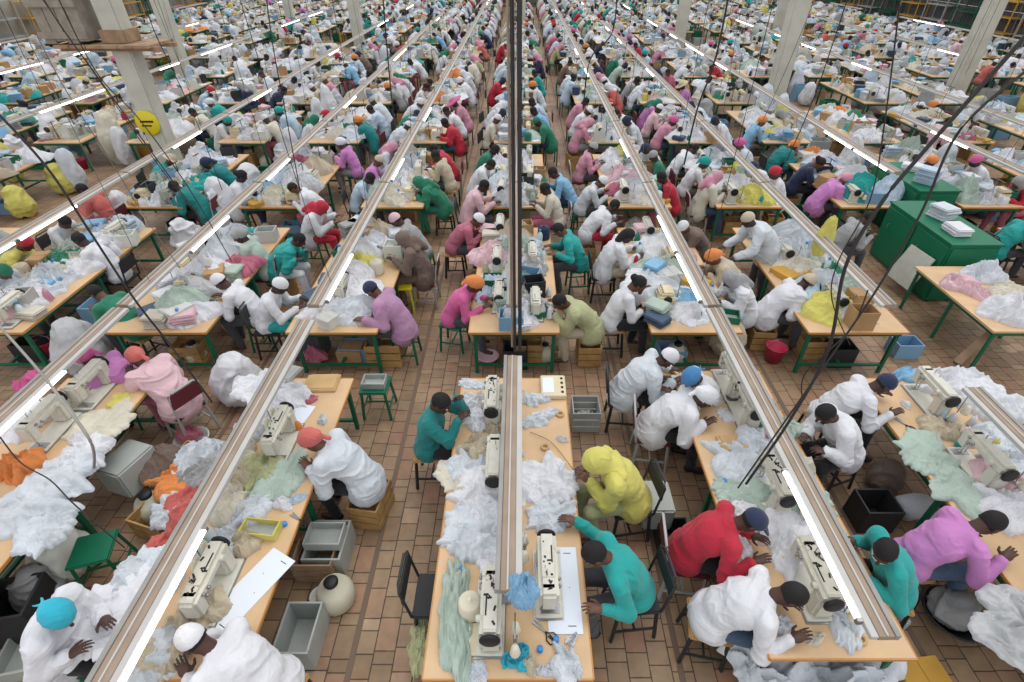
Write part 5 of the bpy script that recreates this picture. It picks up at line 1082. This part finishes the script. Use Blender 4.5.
# racks against walls and at the far end
for i in range(22):
    x = -24+i*2.25; m = ('rack', 'rack_wood', 'rack_green')[i % 3]
    place(m, (x, 56.9, 0), 0, '%s storage rack by the back wall, %s from the left-side corner' % (('grey', 'ochre', 'green')[i % 3], ORD[min(i, 19)] if i < 20 else ('twenty-first', 'twenty-second')[i-20]), 'racks by the back wall', sc=(1.2, 1.2, 1.7), low=True)
    for k in range(3):
        if i % 2 == 0 or k: q_item('box', rr.choice(['carton', 'carton_white', 'carton_flat']), (x-.5+k*.5, 56.9, .12*1.7+.02+(k % 3)*.787*.9), 0, 'cardboard box on a storage rack by the back wall', 'boxes on the back racks', None, 1, 60)
for i in range(12):
    for sx in (-1, 1):
        y = 22+i*2.6; x = sx*(XW-.55)
        if inview((x, y, 1), 30): place(('rack', 'rack_wood', 'rack_green')[i % 3], (x, y, 0), PI/2, '%s rack against the %s-side wall, %s from the camera' % (('grey', 'ochre', 'green')[i % 3], 'left' if sx < 0 else 'right', ORD[i]), 'racks along the side walls', sc=(1.2, 1.2, 1.7), low=True)
# ------------------------------------------------------------------ show the nearest of each kind one by one, the rest as one mass
def arrays(me):
    nv = len(me.vertices); v = np.empty(nv*3, np.float32); me.vertices.foreach_get('co', v); nl = len(me.loops); li = np.empty(nl, np.int32); me.loops.foreach_get('vertex_index', li)
    n = len(me.polygons); lt = np.empty(n, np.int32); me.polygons.foreach_get('loop_total', lt); mi = np.empty(n, np.int32); me.polygons.foreach_get('material_index', mi); return v.reshape(-1, 3), li, lt, mi
AC = {}
def crowd_arrays():
    if 'crowd' not in AC:
        q = dict(BASE); h = .036; body, J = build_body(q, h, 2, 'x'); sh_ = build_shirt(q, J, h); tr_ = build_trousers(q, J, h); S = SDF((-.2, -.25, -.2), (.2, .2, .25), .03); S.ell((0, -.01, .035), (.095, .115, .11)); V, Q_ = S.nets(); V = V @ np.array(J['H'].to_3x3()).T + np.array(J['H'].translation)
        vs, ls, lt, mi = [], [], [], []; o = 0
        for i, a in enumerate([arrays(body), arrays(sh_), arrays(tr_), (V.astype(np.float32), Q_.ravel().astype(np.int32), np.full(len(Q_), 4, np.int32), None)]):
            vs.append(a[0]); ls.append(a[1]+o); lt.append(a[2]); mi.append(np.full(len(a[2]), i, np.int32)); o += len(a[0])
        AC['crowd'] = (np.concatenate(vs), np.concatenate(ls), np.concatenate(lt), np.concatenate(mi))
    return AC['crowd']
def low_arrays(key):
    if key not in AC:
        if key.startswith('heap'): V, Q_ = HV[int(key[4:])]; AC[key] = (V.astype(np.float32), Q_.ravel().astype(np.int32), np.full(len(Q_), 4, np.int32), np.zeros(len(Q_), np.int32), [CL['white']])
        else: me = T[key]['low'] or T[key]['parts'][0][1]; AC[key] = arrays(me)+([m for m in me.materials],)
    return AC[key]
def mass(name, items, label, cat):
    mats = []; vs, ls, lt, mi = [], [], [], []; o = 0
    def mid(m):
        if m not in mats: mats.append(m)
        return mats.index(m)
    for it in items:
        if it[0] == 'crowd':
            _, x, y, z, rz, sc, sh, hc, tr = it; V, L, t, k = crowd_arrays(); ms = [SK[int(abs(x*7)) % 3], CL[sh], CL[tr], CL[hc]]
        elif it[0] == 'lamp': V, L, t, k = arrays(T['tube']['low']); x, y, z = it[1]; rz = 0; sc = 1; ms = [M['tube']]
        else:
            key, x, y, z, rz, sc, m = it; V, L, t, k, ms = low_arrays(key); ms = [m or ms[0]]+list(ms[1:])
        s = np.array(sc if isinstance(sc, tuple) else (sc or 1,)*3, np.float32); c, sn = math.cos(rz), math.sin(rz); W_ = V*s
        vs.append(np.stack([W_[:, 0]*c-W_[:, 1]*sn+x, W_[:, 0]*sn+W_[:, 1]*c+y, W_[:, 2]+z], 1)); ls.append(L+o); lt.append(t); mm = np.array([mid(a) for a in ms], np.int32); mi.append(mm[k]); o += len(V)
    V, L, t, k = (np.concatenate(a) for a in (vs, ls, lt, mi))
    me = bpy.data.meshes.new(name); me.vertices.add(len(V)); me.vertices.foreach_set('co', V.astype(np.float32).ravel()); me.loops.add(len(L)); me.loops.foreach_set('vertex_index', L.astype(np.int32)); me.polygons.add(len(t))
    me.polygons.foreach_set('loop_start', np.concatenate([[0], np.cumsum(t)[:-1]]).astype(np.int32)); me.polygons.foreach_set('material_index', k)
    for m in mats: me.materials.append(m)
    me.update(calc_edges=True); me.polygons.foreach_set('use_smooth', np.ones(len(t), bool) if name in ('crowd_of_people', 'mass_of_garments') else np.zeros(len(t), bool))
    ob = bpy.data.objects.new(name, me); C.objects.link(ob); tag(ob, label, cat, None, 'stuff')
NUM = dict(crate=110, bin=110, under=150, person=300-52, machine=262, seat=255, lamp=300, heap=240, cone=280)
STUFF = dict(person=('crowd_of_people', 'distant seated workers in pale clothes between the farthest tables', 'crowd'), machine=('distant_machines', 'distant cream sewing machines on the farthest tables', 'sewing machines'), seat=('distant_seats', 'distant stools under the farthest workers', 'stools'), heap=('mass_of_garments', 'distant mass of white garments over the farthest tables', 'garments'),
 cone=('distant_cones', 'distant thread cones on the farthest tables', 'thread cones'), stack=('distant_bundles', 'distant folded bundles on the farthest tables', 'bundles'), lamp=('distant_lamps', 'distant lit tube lamps at the end of the hall', 'lamps'), bottle=('distant_bottles', 'distant bottles on the farthest tables', 'bottles'), paper=('distant_papers', 'distant papers on the farthest tables', 'papers'), box=('distant_boxes', 'distant cardboard boxes on the farthest tables and racks', 'boxes'), bin=('distant_bins', 'distant open bins on the farthest tables', 'bins'), sack=('distant_sacks', 'distant sacks standing between the farthest tables', 'sacks'), crate=('distant_crates', 'distant floor crates between the farthest tables', 'crates'), under=('distant_goods', 'distant goods under the farthest tables', 'goods'))
for kind, lst in QUEUE.items():
    lst.sort(key=lambda t: t[0]); n = NUM.get(kind, 290)
    for it in lst[:n]: it[1](it[2])
    rest = [it[3] for it in lst[n:] if len(it) > 3]
    if rest: mass(STUFF[kind][0], rest, STUFF[kind][1], STUFF[kind][2])
    print('KIND', kind, len(lst), 'nearest', round(lst[0][0], 1), 'cut at', round(lst[min(n, len(lst))-1][0], 1))
# labels shared by things that differ in nothing else: say which along the hall, else leave them in one group
WN = lambda s: len(s.replace(',', ' ').split())
for l, obs in list(USED.items()):
    if len(obs) < 2: continue
    obs.sort(key=lambda o: o.location.y)
    if len(obs) <= 3 and WN(l) <= 15:
        for o, w in zip(obs, {2: ['nearer', 'farther'], 3: ['nearest_', 'middle', 'farther']}[len(obs)] if len(obs) == 2 else ['nearer', 'intermediate', 'farther']): o['label'] = '%s %s' % (w, l)
    else:
        for o in obs:
            if not o.get('group'): o['group'] = 'like things on the tables'
for o in C.objects:
    l = o.get('label')
    if l and WN(l) > 16: o['label'] = ' '.join(l.replace(' and centre line', '').replace(' plastic', '').split()[:16])
# ------------------------------------------------------------------ light and view
w = bpy.data.worlds.new('world'); bpy.context.scene.world = w; w.use_nodes = True; bg = w.node_tree.nodes['Background']; bg.inputs[0].default_value = (.93, .96, 1.0, 1); bg.inputs[1].default_value = 1.08
ld = bpy.data.lights.new('skylight', 'SUN'); lo_ = bpy.data.objects.new('skylight', ld); C.objects.link(lo_); ld.energy = 1.15; ld.angle = math.radians(50); ld.color = (1, .97, .93); lo_.rotation_euler = (math.radians(-18), math.radians(14), 0); lo_.location = (0, 10, 9)
sc = bpy.context.scene; vs_ = sc.view_settings; vs_.view_transform = 'Standard'; vs_.look = 'None'; vs_.gamma = 1; vs_.use_curve_mapping = False; vs_.exposure = 0.0
sc.cycles.use_denoising = True; sc.cycles.max_bounces = 5; sc.cycles.diffuse_bounces = 3; sc.cycles.transparent_max_bounces = 6
print('OBJECTS TOTAL', len(C.objects))
